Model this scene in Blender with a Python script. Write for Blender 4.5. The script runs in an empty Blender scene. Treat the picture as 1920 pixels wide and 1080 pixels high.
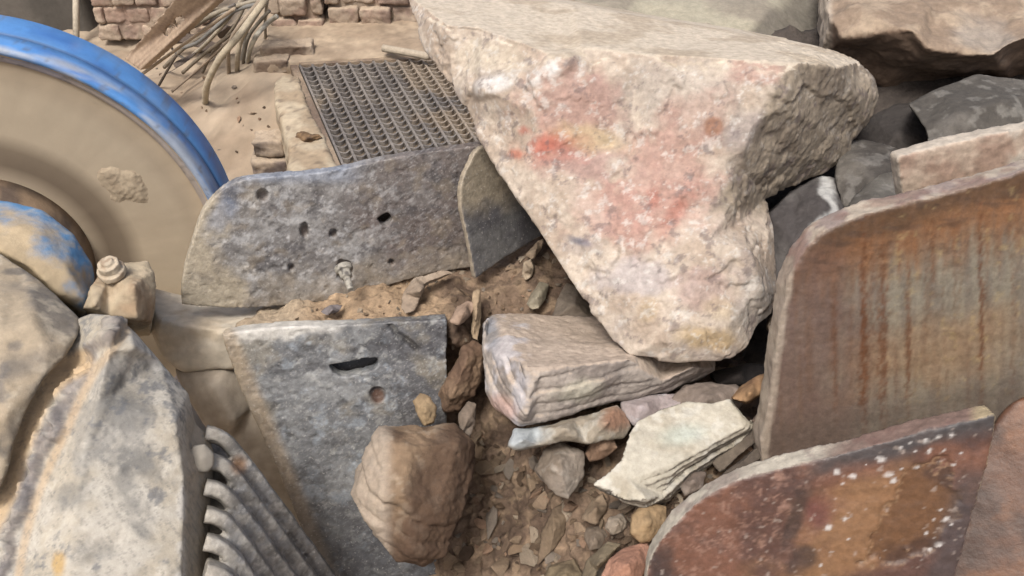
import bpy, bmesh, math, random
import numpy as np
from mathutils import Vector, Matrix, Quaternion
from mathutils.geometry import delaunay_2d_cdt
from mathutils.bvhtree import BVHTree
random.seed(7); RNG = np.random.RandomState(11)
C = bpy.context.scene.collection
SC = bpy.context.scene
# ------------------------------------------------------------------ camera
H = 2.8; PITCH = math.radians(38); FPX = 1844.0
cam = bpy.data.cameras.new('camera'); camo = bpy.data.objects.new('camera', cam); C.objects.link(camo)
camo.location = (0, 0, H); camo.rotation_euler = (math.pi/2 - PITCH, 0, 0)
cam.sensor_width = 36.0; cam.lens = 36.0*FPX/1920.0; cam.clip_start = 0.05; cam.clip_end = 400
SC.camera = camo
# ------------------------------------------------------------------ sky, sun, exposure
w = bpy.data.worlds.new('World'); SC.world = w; w.use_nodes = True
nt = w.node_tree; bg = nt.nodes['Background']
sky = nt.nodes.new('ShaderNodeTexSky'); sky.sky_type = 'NISHITA'; sky.sun_disc = False
SUN_EL, SUN_AZ = math.radians(60), math.radians(-158)     # azimuth measured from +Y towards +X
sky.sun_elevation = SUN_EL; sky.sun_rotation = SUN_AZ
sky.dust_density = 7.0; sky.ozone_density = 0.6; sky.air_density = 1.0
nt.links.new(sky.outputs[0], bg.inputs[0]); bg.inputs[1].default_value = 0.13
sl = bpy.data.lights.new('sun', 'SUN'); sl.energy = 2.4; sl.angle = math.radians(15); sl.color = (1.0, 0.965, 0.92)
so = bpy.data.objects.new('sun', sl); C.objects.link(so)
sd = Vector((math.sin(SUN_AZ)*math.cos(SUN_EL), math.cos(SUN_AZ)*math.cos(SUN_EL), math.sin(SUN_EL)))
so.rotation_euler = sd.to_track_quat('Z', 'Y').to_euler(); so.location = (0, -4, 8)
SC.view_settings.view_transform = 'Standard'; SC.view_settings.look = 'None'
SC.view_settings.gamma = 1.0; SC.view_settings.use_curve_mapping = False
SC.view_settings.exposure = 0.34
SC.cycles.use_denoising = True
SC.cycles.max_bounces = 6
# ------------------------------------------------------------------ helpers
FW = Vector((0, math.cos(PITCH), -math.sin(PITCH))); RT = Vector((1, 0, 0)); UP = Vector((0, math.sin(PITCH), math.cos(PITCH)))
CAM = Vector((0, 0, H))
def ray(px, py): return FW + RT*((px-960)/FPX) - UP*((py-540)/FPX)
def P(px, py, d): return CAM + ray(px, py)*d
def project(V):
    q = V - np.array(CAM); z = q@np.array(FW)
    return 960+FPX*(q@np.array(RT))/z, 540-FPX*(q@np.array(UP))/z
def G(px, py, z=0.0):
    r = ray(px, py); return CAM + r*((z-H)/r.z)
K = 0.64
def S(r, g, b, k=None):
    c = np.array([r, g, b])/255.0
    c = np.where(c <= .04045, c/12.92, ((c+.055)/1.055)**2.4)
    m = c.mean(); c = (m+(c-m)*.86)*np.array([.965, 1.0, 1.04])
    return c*(k or K)
# numpy noise
_p = RNG.permutation(256); _p = np.concatenate([_p, _p, _p])
_g = RNG.randn(256, 3); _g /= np.linalg.norm(_g, axis=1)[:, None]
def perlin(x):
    i = np.floor(x).astype(int); f = x-i; i &= 255; u = f*f*f*(f*(f*6-15)+10)
    def gr(dx, dy, dz):
        h = _p[_p[_p[(i[:, 0]+dx) & 255]+((i[:, 1]+dy) & 255)]+((i[:, 2]+dz) & 255)]
        return (_g[h]*(f-np.array([dx, dy, dz]))).sum(1)
    L = lambda a, b, t: a+(b-a)*t
    x0 = L(gr(0,0,0), gr(1,0,0), u[:,0]); x1 = L(gr(0,1,0), gr(1,1,0), u[:,0])
    x2 = L(gr(0,0,1), gr(1,0,1), u[:,0]); x3 = L(gr(0,1,1), gr(1,1,1), u[:,0])
    return L(L(x0, x1, u[:,1]), L(x2, x3, u[:,1]), u[:,2])*1.5
def fbm(x, s, o=4, seed=0, gain=.5):
    x = x*s + seed*17.31; r = 0; a = 1
    for k in range(o):
        r = r + a*perlin(x); x = x*2.03+5.7; a *= gain
    return r
def ridged(x, s, o=3, seed=0):
    x = x*s + seed*9.7; r = 0; a = 1
    for k in range(o):
        r = r + a*(0.5-np.abs(perlin(x))); x = x*2.1+3.1; a *= .5
    return r
def ss(x, a, b):
    t = np.clip((x-a)/(b-a), 0, 1); return t*t*(3-2*t)
def mix(a, b, m):
    m = np.asarray(m)[..., None] if np.ndim(m) else m
    return a + (b-a)*m
def new_me(name, V, F):
    me = bpy.data.meshes.new(name); me.from_pydata([tuple(v) for v in V], [], F); me.validate(); me.update(); return me
def verts(me):
    a = np.empty(len(me.vertices)*3); me.vertices.foreach_get('co', a); return a.reshape(-1, 3)
def norms(me):
    a = np.empty(len(me.vertices)*3); me.vertex_normals.foreach_get('vector', a); return a.reshape(-1, 3)
def setv(me, V): me.vertices.foreach_set('co', V.ravel()); me.update()
def remesh(me, voxel, smooth=2):
    o = bpy.data.objects.new('t', me); C.objects.link(o)
    m = o.modifiers.new('r', 'REMESH'); m.mode = 'VOXEL'; m.voxel_size = voxel
    if smooth:
        m = o.modifiers.new('s', 'SMOOTH'); m.factor = .5; m.iterations = smooth
    dg = bpy.context.evaluated_depsgraph_get()
    r = bpy.data.meshes.new_from_object(o.evaluated_get(dg)); bpy.data.objects.remove(o); return r
def subdiv(me, n):
    o = bpy.data.objects.new('t', me); C.objects.link(o)
    m = o.modifiers.new('s', 'SUBSURF'); m.levels = n; m.render_levels = n; m.subdivision_type = 'SIMPLE'
    dg = bpy.context.evaluated_depsgraph_get()
    r = bpy.data.meshes.new_from_object(o.evaluated_get(dg)); bpy.data.objects.remove(o); return r
def displace(me, fn):
    V = verts(me); N = norms(me); px, py = project(V)
    setv(me, V + N*np.asarray(fn(V, N, px, py))[:, None])
def paint(me, fn):
    V = verts(me); N = norms(me); px, py = project(V)
    col = fn(V, N, px, py); col = np.clip(np.broadcast_to(col, (len(V), 3)), .004, .9)
    a = me.color_attributes.new('Col', 'FLOAT_COLOR', 'POINT')
    a.data.foreach_set('color', np.concatenate([col, np.ones((len(V), 1))], 1).ravel())
ORG = {}
BV = []; SOILBV = set()
def link(name, me, mat, parent=None, smooth=True, **pr):
    V = verts(me)
    b = np.array([V[:, 0].mean(), V[:, 1].mean(), V[:, 2].min()])
    if pr.pop('hit', True): BV.append(BVHTree.FromPolygons([Vector(v) for v in V], [tuple(p.vertices) for p in me.polygons])) if len(V) < 400000 else None
    setv(me, V-b); me.materials.clear(); me.materials.append(mat)
    if smooth: me.polygons.foreach_set('use_smooth', [True]*len(me.polygons))
    o = bpy.data.objects.new(name, me); C.objects.link(o); ORG[o] = b
    if parent: o.parent = parent; o.location = b-ORG[parent]
    else: o.location = b
    for k, v in pr.items(): o[k] = v
    return o
def empty(name, loc, **pr):
    o = bpy.data.objects.new(name, None); o.empty_display_size = .1; C.objects.link(o); o.location = loc; ORG[o] = np.array(loc)
    for k, v in pr.items(): o[k] = v
    return o
# ------------------------------------------------------------------ materials
def mat(name, rough=.9, metal=0, bump=.5, bscale=60, var=.25, vscale=40, speck=0.0, spec=.3, objcol=False):
    m = bpy.data.materials.new(name); m.use_nodes = True; n = m.node_tree.nodes; l = m.node_tree.links
    b = n['Principled BSDF']; b.inputs['Roughness'].default_value = rough; b.inputs['Metallic'].default_value = metal
    b.inputs['Specular IOR Level'].default_value = spec
    at = n.new('ShaderNodeAttribute'); at.attribute_name = 'Col'
    tc = n.new('ShaderNodeTexCoord')
    n1 = n.new('ShaderNodeTexNoise'); n1.inputs['Scale'].default_value = vscale; n1.inputs['Detail'].default_value = 6; n1.inputs['Roughness'].default_value = .7
    l.new(tc.outputs['Object'], n1.inputs['Vector'])
    mr = n.new('ShaderNodeMapRange'); mr.inputs[1].default_value = .3; mr.inputs[2].default_value = .7
    mr.inputs[3].default_value = 1-var; mr.inputs[4].default_value = 1+var; l.new(n1.outputs[0], mr.inputs[0])
    mx = n.new('ShaderNodeVectorMath'); mx.operation = 'SCALE'; l.new(at.outputs['Color'], mx.inputs[0]); l.new(mr.outputs[0], mx.inputs['Scale'])
    out = mx.outputs[0]
    if objcol:
        oi = n.new('ShaderNodeObjectInfo'); mm = n.new('ShaderNodeVectorMath'); mm.operation = 'MULTIPLY'
        l.new(out, mm.inputs[0]); l.new(oi.outputs['Color'], mm.inputs[1]); out = mm.outputs[0]
    if speck:
        n3 = n.new('ShaderNodeTexNoise'); n3.inputs['Scale'].default_value = vscale*3.5; n3.inputs['Detail'].default_value = 2
        l.new(tc.outputs['Object'], n3.inputs['Vector'])
        m3 = n.new('ShaderNodeMapRange'); m3.inputs[1].default_value = .62; m3.inputs[2].default_value = .75; m3.inputs[4].default_value = speck
        l.new(n3.outputs[0], m3.inputs[0])
        mc = n.new('ShaderNodeMix'); mc.data_type = 'RGBA'; l.new(m3.outputs[0], mc.inputs[0]); l.new(out, mc.inputs[6])
        mc.inputs[7].default_value = (.5, .48, .45, 1); out = mc.outputs[2]
    l.new(out, b.inputs['Base Color'])
    n2 = n.new('ShaderNodeTexNoise'); n2.inputs['Scale'].default_value = bscale; n2.inputs['Detail'].default_value = 8; n2.inputs['Roughness'].default_value = .65
    l.new(tc.outputs['Object'], n2.inputs['Vector'])
    bp = n.new('ShaderNodeBump'); bp.inputs['Strength'].default_value = bump; bp.inputs['Distance'].default_value = .01
    l.new(n2.outputs[0], bp.inputs['Height']); l.new(bp.outputs[0], b.inputs['Normal'])
    return m
M_rock = mat('rock', bump=.42, bscale=60, var=.16, vscale=70, speck=.05)
M_cast = mat('dusty_cast_metal', rough=.8, bump=.25, bscale=70, var=.12, vscale=80, speck=.1, spec=.35)
M_dust = mat('dust', bump=.35, bscale=35, var=.12, vscale=25)
M_smooth = mat('fine_dust', bump=.08, bscale=30, var=.04, vscale=14)
M_dirt = mat('dirt', bump=.9, bscale=70, var=.3, vscale=60)
M_steel = mat('dusty_steel', rough=.5, metal=.0, bump=.4, bscale=70, var=.3, vscale=45, speck=.35, spec=.4)
M_rust = mat('rusty_steel', rough=.5, bump=.22, bscale=80, var=.22, vscale=70, spec=.45)
M_paint = mat('worn_paint', rough=.5, bump=.1, bscale=40, var=.12, vscale=20, spec=.4)
M_stone = mat('loose_stone', bump=.7, bscale=12, var=.3, vscale=30, objcol=True)
M_brick = mat('brick', bump=.6, bscale=50, var=.2, vscale=40)
M_wood = mat('old_wood', bump=.4, bscale=60, var=.2, vscale=40)
M_sand = mat('sand', bump=.5, bscale=14, var=.12, vscale=6)
# ------------------------------------------------------------------ shape builders
def cdt(pts2, n, ring_edges=True):
    r = delaunay_2d_cdt([Vector(p) for p in pts2], [], [list(range(n))], 1, 1e-4)
    return r[0], r[2], r[3]
def rock_mesh(outline, inner=(), thick=.3, bs=.8, boff=(0, 0), voxel=.008, smooth=2):
    pts = list(outline)+list(inner); n = len(outline)
    v2, fs, ov = cdt([(p[0], -p[1]) for p in pts], n)
    V = []
    for i, v in enumerate(v2):
        V.append(P(*pts[ov[i][0]]) if ov[i] else P(v.x, -v.y, outline[0][2]))
    F = []
    for f in fs:
        a, b, c = (V[k] for k in f)
        F.append(tuple(f) if (b-a).cross(c-a).dot(FW) < 0 else tuple(reversed(f)))
    cx = sum(p[0] for p in outline)/n; cy = sum(p[1] for p in outline)/n; cd = sum(p[2] for p in outline)/n
    idx = {ov[i][0]: i for i in range(len(v2)) if ov[i]}
    m0 = len(V); sgn = None
    for p in outline: V.append(P(cx+(p[0]-cx)*.97+boff[0]*.5, cy+(p[1]-cy)*.97+boff[1]*.5, p[2]+thick*.5))
    for p in outline: V.append(P(cx+(p[0]-cx)*bs+boff[0], cy+(p[1]-cy)*bs+boff[1], (p[2]+cd)/2+thick))
    V.append(P(cx+boff[0], cy+boff[1], cd+thick*1.08)); c = len(V)-1
    for i in range(n):
        j = (i+1) % n
        F.append((idx[i], m0+i, m0+j, idx[j])); F.append((m0+i, m0+n+i, m0+n+j, m0+j)); F.append((m0+n+i, c, m0+n+j))
    me = new_me('m', V, F); bm = bmesh.new(); bm.from_mesh(me); bmesh.ops.recalc_face_normals(bm, faces=bm.faces); bm.to_mesh(me); bm.free()
    return remesh(me, voxel, smooth)
def plane3(a, b, c):
    A, B, D = P(*a), P(*b), P(*c); nn = (B-A).cross(D-A).normalized()
    if nn.dot(FW) < 0: nn = -nn
    def f(px, py):
        r = ray(px, py); return CAM + r*((A-CAM).dot(nn)/r.dot(nn))
    return f, nn
def inside(px, py, poly):
    c = False; n = len(poly)
    for i in range(n):
        (x0, y0), (x1, y1) = poly[i][:2], poly[i-1][:2]
        if (y0 > py) != (y1 > py) and px < (x1-x0)*(py-y0)/(y1-y0)+x0: c = not c
    return c
def scratches(V, px, py, s, ang, seed, lo=.2, hi=.5):
    r = math.radians(ang); u = px*math.cos(r)+py*math.sin(r); v = -px*math.sin(r)+py*math.cos(r)
    return ss(fbm(np.stack([u/s, v/(s*.12), 0*px+seed], 1), 1, 3, seed), lo, hi)
def sweep(points, nrm, wds, hts):
    pts = catmull(points, 6); wds = list(wds); n = len(pts); V = []; F = []; sec = [(-1.15, -1), (-1, .5), (-.8, .95), (-.6, 1), (.6, 1), (.8, .95), (1, .5), (1.15, -1)]; m = len(sec)
    for i, p in enumerate(pts):
        t = (pts[min(i+1, n-1)]-pts[max(i-1, 0)]).normalized(); b = t.cross(nrm).normalized(); u = i/(n-1)
        w_ = np.interp(u, np.linspace(0, 1, len(wds)), wds); h_ = hts[0]+(hts[1]-hts[0])*u
        for x, y in sec: V.append(p+b*x*w_+nrm*y*h_)
    for i in range(n-1):
        for k in range(m): F.append((i*m+k, i*m+(k+1) % m, (i+1)*m+(k+1) % m, (i+1)*m+k))
    F.append(tuple(reversed(range(m)))); F.append(tuple((n-1)*m+k for k in range(m)))
    me = new_me('m', V, F); bm = bmesh.new(); bm.from_mesh(me); bmesh.ops.recalc_face_normals(bm, faces=bm.faces); bm.to_mesh(me); bm.free(); return me
def ell(cx, cy, a, b, rot=0, n=16, j=.0, seed=0):
    rs = random.Random(seed); r = math.radians(rot); o = []
    for k in range(n):
        t = 2*math.pi*k/n; s = 1+rs.uniform(-j, j); x, y = a*math.cos(t)*s, b*math.sin(t)*s
        o.append((cx+x*math.cos(r)-y*math.sin(r), cy+x*math.sin(r)+y*math.cos(r)))
    return o
def smooth_ring(pts, k=4, sharp=()):
    out = []; n = len(pts)
    for i in range(n):
        p0, p1, p2, p3 = (np.array(pts[(i+q) % n], float) for q in (-1, 0, 1, 2))
        if i in sharp or (i+1) % n in sharp:
            if i in sharp: p0 = 2*p1-p2
            if (i+1) % n in sharp: p3 = 2*p2-p1
        for t in range(k):
            u = t/k
            out.append(.5*((2*p1)+(-p0+p2)*u+(2*p0-5*p1+4*p2-p3)*u*u+(-p0+3*p1-3*p2+p3)*u**3))
    return out
def plate_mesh(outline, pl, thick, voxel=.006, smooth=2, holes=()):
    f, nn = pl; n0 = len(outline)
    ring = [f(*p[:2]) for p in outline]; n = len(ring)
    # 2-D frame in the plate
    e1 = (ring[1]-ring[0]).normalized(); e2 = nn.cross(e1)
    q = [((r-ring[0]).dot(e1), (r-ring[0]).dot(e2)) for r in ring]
    loops = []; base = n
    for h in holes:
        hr = [f(*p[:2]) for p in h]; q += [((r-ring[0]).dot(e1), (r-ring[0]).dot(e2)) for r in hr]
        loops.append(list(range(base, base+len(h)))); base += len(h)
    ed = [(l[i], l[(i+1) % len(l)]) for l in loops for i in range(len(l))]
    rr = delaunay_2d_cdt([Vector(p) for p in q], ed, [list(range(n))], 1, 1e-5); v2, fs, ov = rr[0], rr[2], rr[3]
    def inh(t):
        cx = sum(v2[k].x for k in t)/3; cy = sum(v2[k].y for k in t)/3
        return any(inside(cx, cy, [q[k] for k in l]) for l in loops)
    fs = [t for t in fs if not inh(t)]
    V = [ring[0]+e1*v.x+e2*v.y for v in v2]; m = len(V); V += [v+nn*thick for v in V]
    F = [tuple(t) for t in fs]+[tuple(x+m for x in reversed(t)) for t in fs]
    idx = {k: i for i in range(len(v2)) for k in ov[i]}
    for i in range(n):
        a, b = idx[i], idx[(i+1) % n]; F.append((b, a, a+m, b+m))
    for l in loops:
        for i in range(len(l)):
            a, b = idx[l[i]], idx[l[(i+1) % len(l)]]; F.append((a, b, b+m, a+m))
    me = new_me('m', V, F); bm = bmesh.new(); bm.from_mesh(me); bmesh.ops.recalc_face_normals(bm, faces=bm.faces); bm.to_mesh(me); bm.free()
    return remesh(me, voxel, smooth)
def tube(points, radii, seg=10, noise=0):
    pts = [Vector(p) for p in points]; V = []; F = []
    up = Vector((0, 0, 1))
    for i, p in enumerate(pts):
        t = (pts[min(i+1, len(pts)-1)]-pts[max(i-1, 0)]).normalized()
        a = t.cross(up); a = a.normalized() if a.length > 1e-3 else Vector((1, 0, 0)); b = t.cross(a)
        r = radii[i] if hasattr(radii, '__len__') else radii
        for k in range(seg):
            an = 2*math.pi*k/seg; rr = r*(1+noise*random.uniform(-1, 1)); V.append(p+a*math.cos(an)*rr+b*math.sin(an)*rr)
    n = len(pts)
    for i in range(n-1):
        for k in range(seg):
            F.append((i*seg+k, i*seg+(k+1) % seg, (i+1)*seg+(k+1) % seg, (i+1)*seg+k))
    F.append(tuple(reversed(range(seg)))); F.append(tuple((n-1)*seg+k for k in range(seg)))
    return new_me('m', V, F)
def catmull(pts, k=6):
    pts = [Vector(p) for p in pts]; out = []
    for i in range(len(pts)-1):
        p0 = pts[max(i-1, 0)]; p1 = pts[i]; p2 = pts[i+1]; p3 = pts[min(i+2, len(pts)-1)]
        for t in range(k):
            u = t/k; out.append(.5*((2*p1)+(-p0+p2)*u+(2*p0-5*p1+4*p2-p3)*u*u+(-p0+3*p1-3*p2+p3)*u**3))
    out.append(pts[-1]); return out
def lathe(profile, c, ax, seg=128, e1=None):
    # profile [(r, h)] closed loop, around axis ax at c
    ax = ax.normalized(); e1 = ax.orthogonal().normalized() if e1 is None else e1; e2 = ax.cross(e1); V = []; F = []; n = len(profile)
    for s in range(seg):
        a = 2*math.pi*s/seg; d = e1*math.cos(a)+e2*math.sin(a)
        for r, h in profile: V.append(c+d*r+ax*h)
    for s in range(seg):
        t = (s+1) % seg
        for k in range(n):
            j = (k+1) % n; F.append((s*n+k, t*n+k, t*n+j, s*n+j))
    me = new_me('m', V, F); bm = bmesh.new(); bm.from_mesh(me); bmesh.ops.remove_doubles(bm, verts=bm.verts, dist=1e-5)
    bmesh.ops.recalc_face_normals(bm, faces=bm.faces); bm.to_mesh(me); bm.free(); return me
def boxmesh(c, sx, sy, sz, rot=None, bev=.006):
    bm = bmesh.new(); bmesh.ops.create_cube(bm, size=1); bmesh.ops.scale(bm, vec=(sx, sy, sz), verts=bm.verts)
    bmesh.ops.bevel(bm, geom=bm.edges[:], offset=bev, segments=2, affect='EDGES')
    if rot: bmesh.ops.rotate(bm, cent=(0, 0, 0), matrix=rot, verts=bm.verts)
    bmesh.ops.translate(bm, vec=c, verts=bm.verts); me = bpy.data.meshes.new('m'); bm.to_mesh(me); bm.free(); return me
def join(mes):
    V = []; F = []
    for me in mes:
        o = len(V); V += [v.co.copy() for v in me.vertices]; F += [tuple(i+o for i in p.vertices) for p in me.polygons]
    return new_me('m', V, F)
def blob(px, py, cx, cy, rx, ry, rot=0, soft=.5, nz=0):
    a = math.radians(rot); dx = px-cx; dy = py-cy
    u = (dx*math.cos(a)+dy*math.sin(a))/rx; v = (-dx*math.sin(a)+dy*math.cos(a))/ry
    return 1-ss(np.sqrt(u*u+v*v)+nz, 1-soft, 1+soft)
def stroke(px, py, pts, wd, soft=.5):
    d = np.full(len(px), 1e9)
    for (x0, y0), (x1, y1) in zip(pts[:-1], pts[1:]):
        L = (x1-x0)**2+(y1-y0)**2+1e-6; t = np.clip(((px-x0)*(x1-x0)+(py-y0)*(y1-y0))/L, 0, 1)
        d = np.minimum(d, np.hypot(px-x0-t*(x1-x0), py-y0-t*(y1-y0)))
    return 1-ss(d/wd, 1-soft, 1+soft)
def rockfn(amp=.01, scale=8, seed=0, ridge=.5, strata=None, fine=.0016):
    def f(V, N, px, py):
        d = amp*fbm(V, scale, 5, seed) - amp*ridge*1.2*np.maximum(0, ridged(V, scale*.8, 3, seed+3)-.55)
        d = d + fine*fbm(V, 90, 3, seed+5)
        if strata:
            dr, per, am = strata; dr = np.array(dr)/np.linalg.norm(dr)
            s = V@dr/per + .35*fbm(V, 5, 3, seed+8)*1.0; fr = s-np.floor(s); h = np.modf(np.abs(np.sin(np.floor(s)*91.7)*437.5))[0]
            side = 1-ss(np.abs(N@dr), .4, .72)
            d = d + side*am*(h-.5+.35*ss(fr, 0, .25)-.35*ss(fr, .8, 1))
        return d
    return f
def rockcol(base, alt, dark=None, light=None, seed=0, dust=None, dusta=.6, sc=5):
    base, alt = np.array(base), np.array(alt)
    def f(V, N, px, py):
        c = mix(base, alt, ss(fbm(V, sc, 4, seed), -.25, .35))
        if light is not None: c = mix(c, np.array(light), .55*ss(fbm(V, sc*4, 4, seed+2), .22, .5))
        if dark is not None: c = mix(c, np.array(dark), .6*ss(fbm(V, sc*3, 4, seed+4), .25, .6))
        if dust is not None: c = mix(c, np.array(dust), dusta*ss(N[:, 2]+.25*fbm(V, 9, 3, seed+6), .45, .85))
        return c*(1+.18*fbm(V, 40, 3, seed+7))[:, None]
    return f
SAND = S(206, 182, 152); TAN = S(184, 159, 130); HOLE_DARK = S(96, 80, 66); BROWN = S(130, 100, 75); CREAM = S(228, 215, 188)
# ------------------------------------------------------------------ setting: ground
KX, KY = G(512, 135, .3).x, G(512, 135, .3).y
def ground_z(x, y):
    und = (x > KX+.12) & (y < G(700, 112, .3).y)
    return np.where(und, -.12, .29*ss(x, KX-.75, KX-.05)*ss(y, KY-.7, KY+.2) - .02)
xs = np.linspace(-5, 6, 260); ys = np.linspace(1.0, 11, 240)
X, Y = np.meshgrid(xs, ys); V = np.stack([X.ravel(), Y.ravel(), np.zeros(X.size)], 1)
V[:, 2] = ground_z(V[:, 0], V[:, 1]) + .04*fbm(V, 1.6, 3, 2) + .03*fbm(V, 5, 4, 3) - .02*ss(fbm(V, 9, 3, 13), .15, .35)
nx = len(xs); F = [(j*nx+i, j*nx+i+1, (j+1)*nx+i+1, (j+1)*nx+i) for j in range(len(ys)-1) for i in range(nx-1)]
me = new_me('m', V, F)
paint(me, lambda V, N, px, py: .86*mix(SAND, TAN, ss(fbm(V, 2.5, 5, 4), -.2, .5))*(1+.22*fbm(V, 10, 5, 5, .7))[:, None])
GROUNDBV = len(BV); link('ground', me, M_sand, kind='structure')
bm = bmesh.new(); bmesh.ops.create_grid(bm, x_segments=8, y_segments=8, size=120); bmesh.ops.translate(bm, vec=(0, 0, -.14), verts=bm.verts)
me = bpy.data.meshes.new('m'); bm.to_mesh(me); bm.free(); paint(me, lambda V, N, px, py: TAN)
link('terrain', me, M_sand, kind='structure', hit=False)

# ------------------------------------------------------------------ the jaw crusher
cr = empty('jaw_crusher', tuple(P(200, 900, 2.9))[:2]+(0,), label='dust covered jaw crusher with a blue rimmed flywheel and grey liner plates', category='crusher')
AX = Vector((math.sin(-.192)*math.cos(-.085), math.cos(-.192)*math.cos(-.085), math.sin(-.085)))
WC = P(-22, 512, 3.0)
def wheelcol(V, N, px, py):
    rel = V-np.array(WC); h = rel@np.array(AX); r = np.linalg.norm(rel-h[:, None]*np.array(AX), axis=1)
    return rel, h, r
FLY = empty('flywheel', tuple(WC)); FLY.parent = cr; FLY.location = np.array(WC)-ORG[cr]; ORG[FLY] = np.array(WC)
R0 = .695
prof = [(R0, .03), (R0+.006, .012), (R0+.016, .006), (R0+.026, .010), (R0+.032, .03), (R0+.035, .085), (R0+.030, .09), (R0+.030, .10), (R0+.037, .105), (R0+.042, .225), (R0+.036, .236), (R0-.02, .236), (R0-.02, .03)]
me = lathe(prof, WC, AX, 256); me = subdiv(me, 1)
BLUE = S(84, 160, 235)
def c_rim(V, N, px, py):
    rel, h, r = wheelcol(V, N, px, py)
    ang = np.arctan2(px+22, 512-py)
    q = np.stack([ang*3, h*22, r*22], 1)
    c = mix(BLUE, S(60, 130, 210), ss(fbm(q, 1, 4, 3), -.1, .6))
    lip = ss(h, .07, .035)*ss(fbm(q, .9, 4, 9)+.25, -.1, .55)
    c = mix(c, S(196, 198, 200), .75*lip)
    c = mix(c, TAN, .8*ss(r, R0+.008, R0-.004))
    return mix(mix(mix(c, S(120, 112, 100), .5*ss(fbm(V, 26, 5, 41, .7), .5, .7)), S(176, 180, 184), .25*scratches(V, ang*900, h*900, 200, 0, 5, .2, .6)), S(60, 84, 116), .7*ss(np.abs(h-.095), .012, .006))
paint(me, c_rim); link('rim', me, M_paint, FLY)
prof = [(R0+.004, .028), (R0+.004, .07), (0.0, .07), (0.0, .045), (.25, .045), (.27, .05), (.30, .052), (.5, .046), (.66, .042), (R0-.004, .03)]
me = lathe(prof, WC, AX, 160)
me = subdiv(me, 2)
displace(me, lambda V, N, px, py: .0015*fbm(V, 12, 3, 1))
def c_web(V, N, px, py):
    rel, h, r = wheelcol(V, N, px, py)
    c = mix(S(196, 176, 146), S(180, 160, 132), ss(fbm(np.stack([r*9, h*3, 0*r], 1), 1, 3, 2), -.3, .4))
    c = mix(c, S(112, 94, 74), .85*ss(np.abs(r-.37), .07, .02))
    return mix(c, S(200, 172, 135), .5*ss(r, .6, .7))
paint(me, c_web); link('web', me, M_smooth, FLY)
prof = [(0, .05), (.30, .05), (.295, -.04), (.28, -.06), (.20, -.065), (.19, -.14), (0, -.14)]
me = lathe(prof, WC, AX, 96); me = subdiv(me, 1); paint(me, lambda V, N, px, py: mix(S(160, 132, 102), S(110, 92, 78), ss(fbm(V, 9, 3, 4), -.1, .4))); link('hub', me, M_dust, FLY)
def wd(px, py, h):
    r = ray(px, py); return (WC+AX*h-CAM).dot(AX)/r.dot(AX)
wo = [(163, 325), (190, 306), (235, 300), (270, 318), (288, 352), (298, 400), (260, 412), (215, 388), (186, 356)]
me = rock_mesh([(x, y, wd(x, y, .054)) for x, y in wo], [(200, 325, wd(200, 325, .037)), (250, 330, wd(250, 330, .037)), (265, 370, wd(265, 370, .039)), (220, 355, wd(220, 355, .037))], .06, 1.02, voxel=.004, smooth=12)
displace(me, rockfn(.004, 16, 4, ridge=.9))
paint(me, lambda V, N, px, py: mix(S(194, 173, 142), S(176, 155, 126), ss(fbm(V, 20, 4, 5), 0, .5))); link('balance_weight', me, M_dust, FLY)

# bearing housing
me = rock_mesh([(-90, 378, 2.5), (0, 374, 2.5), (80, 392, 2.5), (140, 438, 2.5), (174, 495, 2.52), (180, 545, 2.52), (162, 588, 2.45), (110, 552, 2.36), (60, 505, 2.34), (0, 470, 2.33), (-90, 440, 2.33)],
               [(-90, 405, 2.42), (0, 412, 2.4), (70, 440, 2.39), (125, 500, 2.39), (160, 560, 2.4)], .3, .95, boff=(-20, 60), voxel=.008, smooth=5)
displace(me, lambda V, N, px, py: .003*fbm(V, 15, 4, 2))
def c_bear(V, N, px, py):
    t = np.hypot(px+25, py-590)
    m = ss(t+45*fbm(V, 8, 6, 3, .65), 150, 215)
    c = mix(S(205, 180, 140), S(84, 146, 196), m)
    c = mix(c, S(190, 180, 160), .6*ss(fbm(V, 25, 4, 8), .1, .5)*m)
    return c*(1+.15*fbm(V, 30, 3, 6))[:, None]
paint(me, c_bear); BH = link('bearing_housing', me, M_dust, cr)
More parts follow.
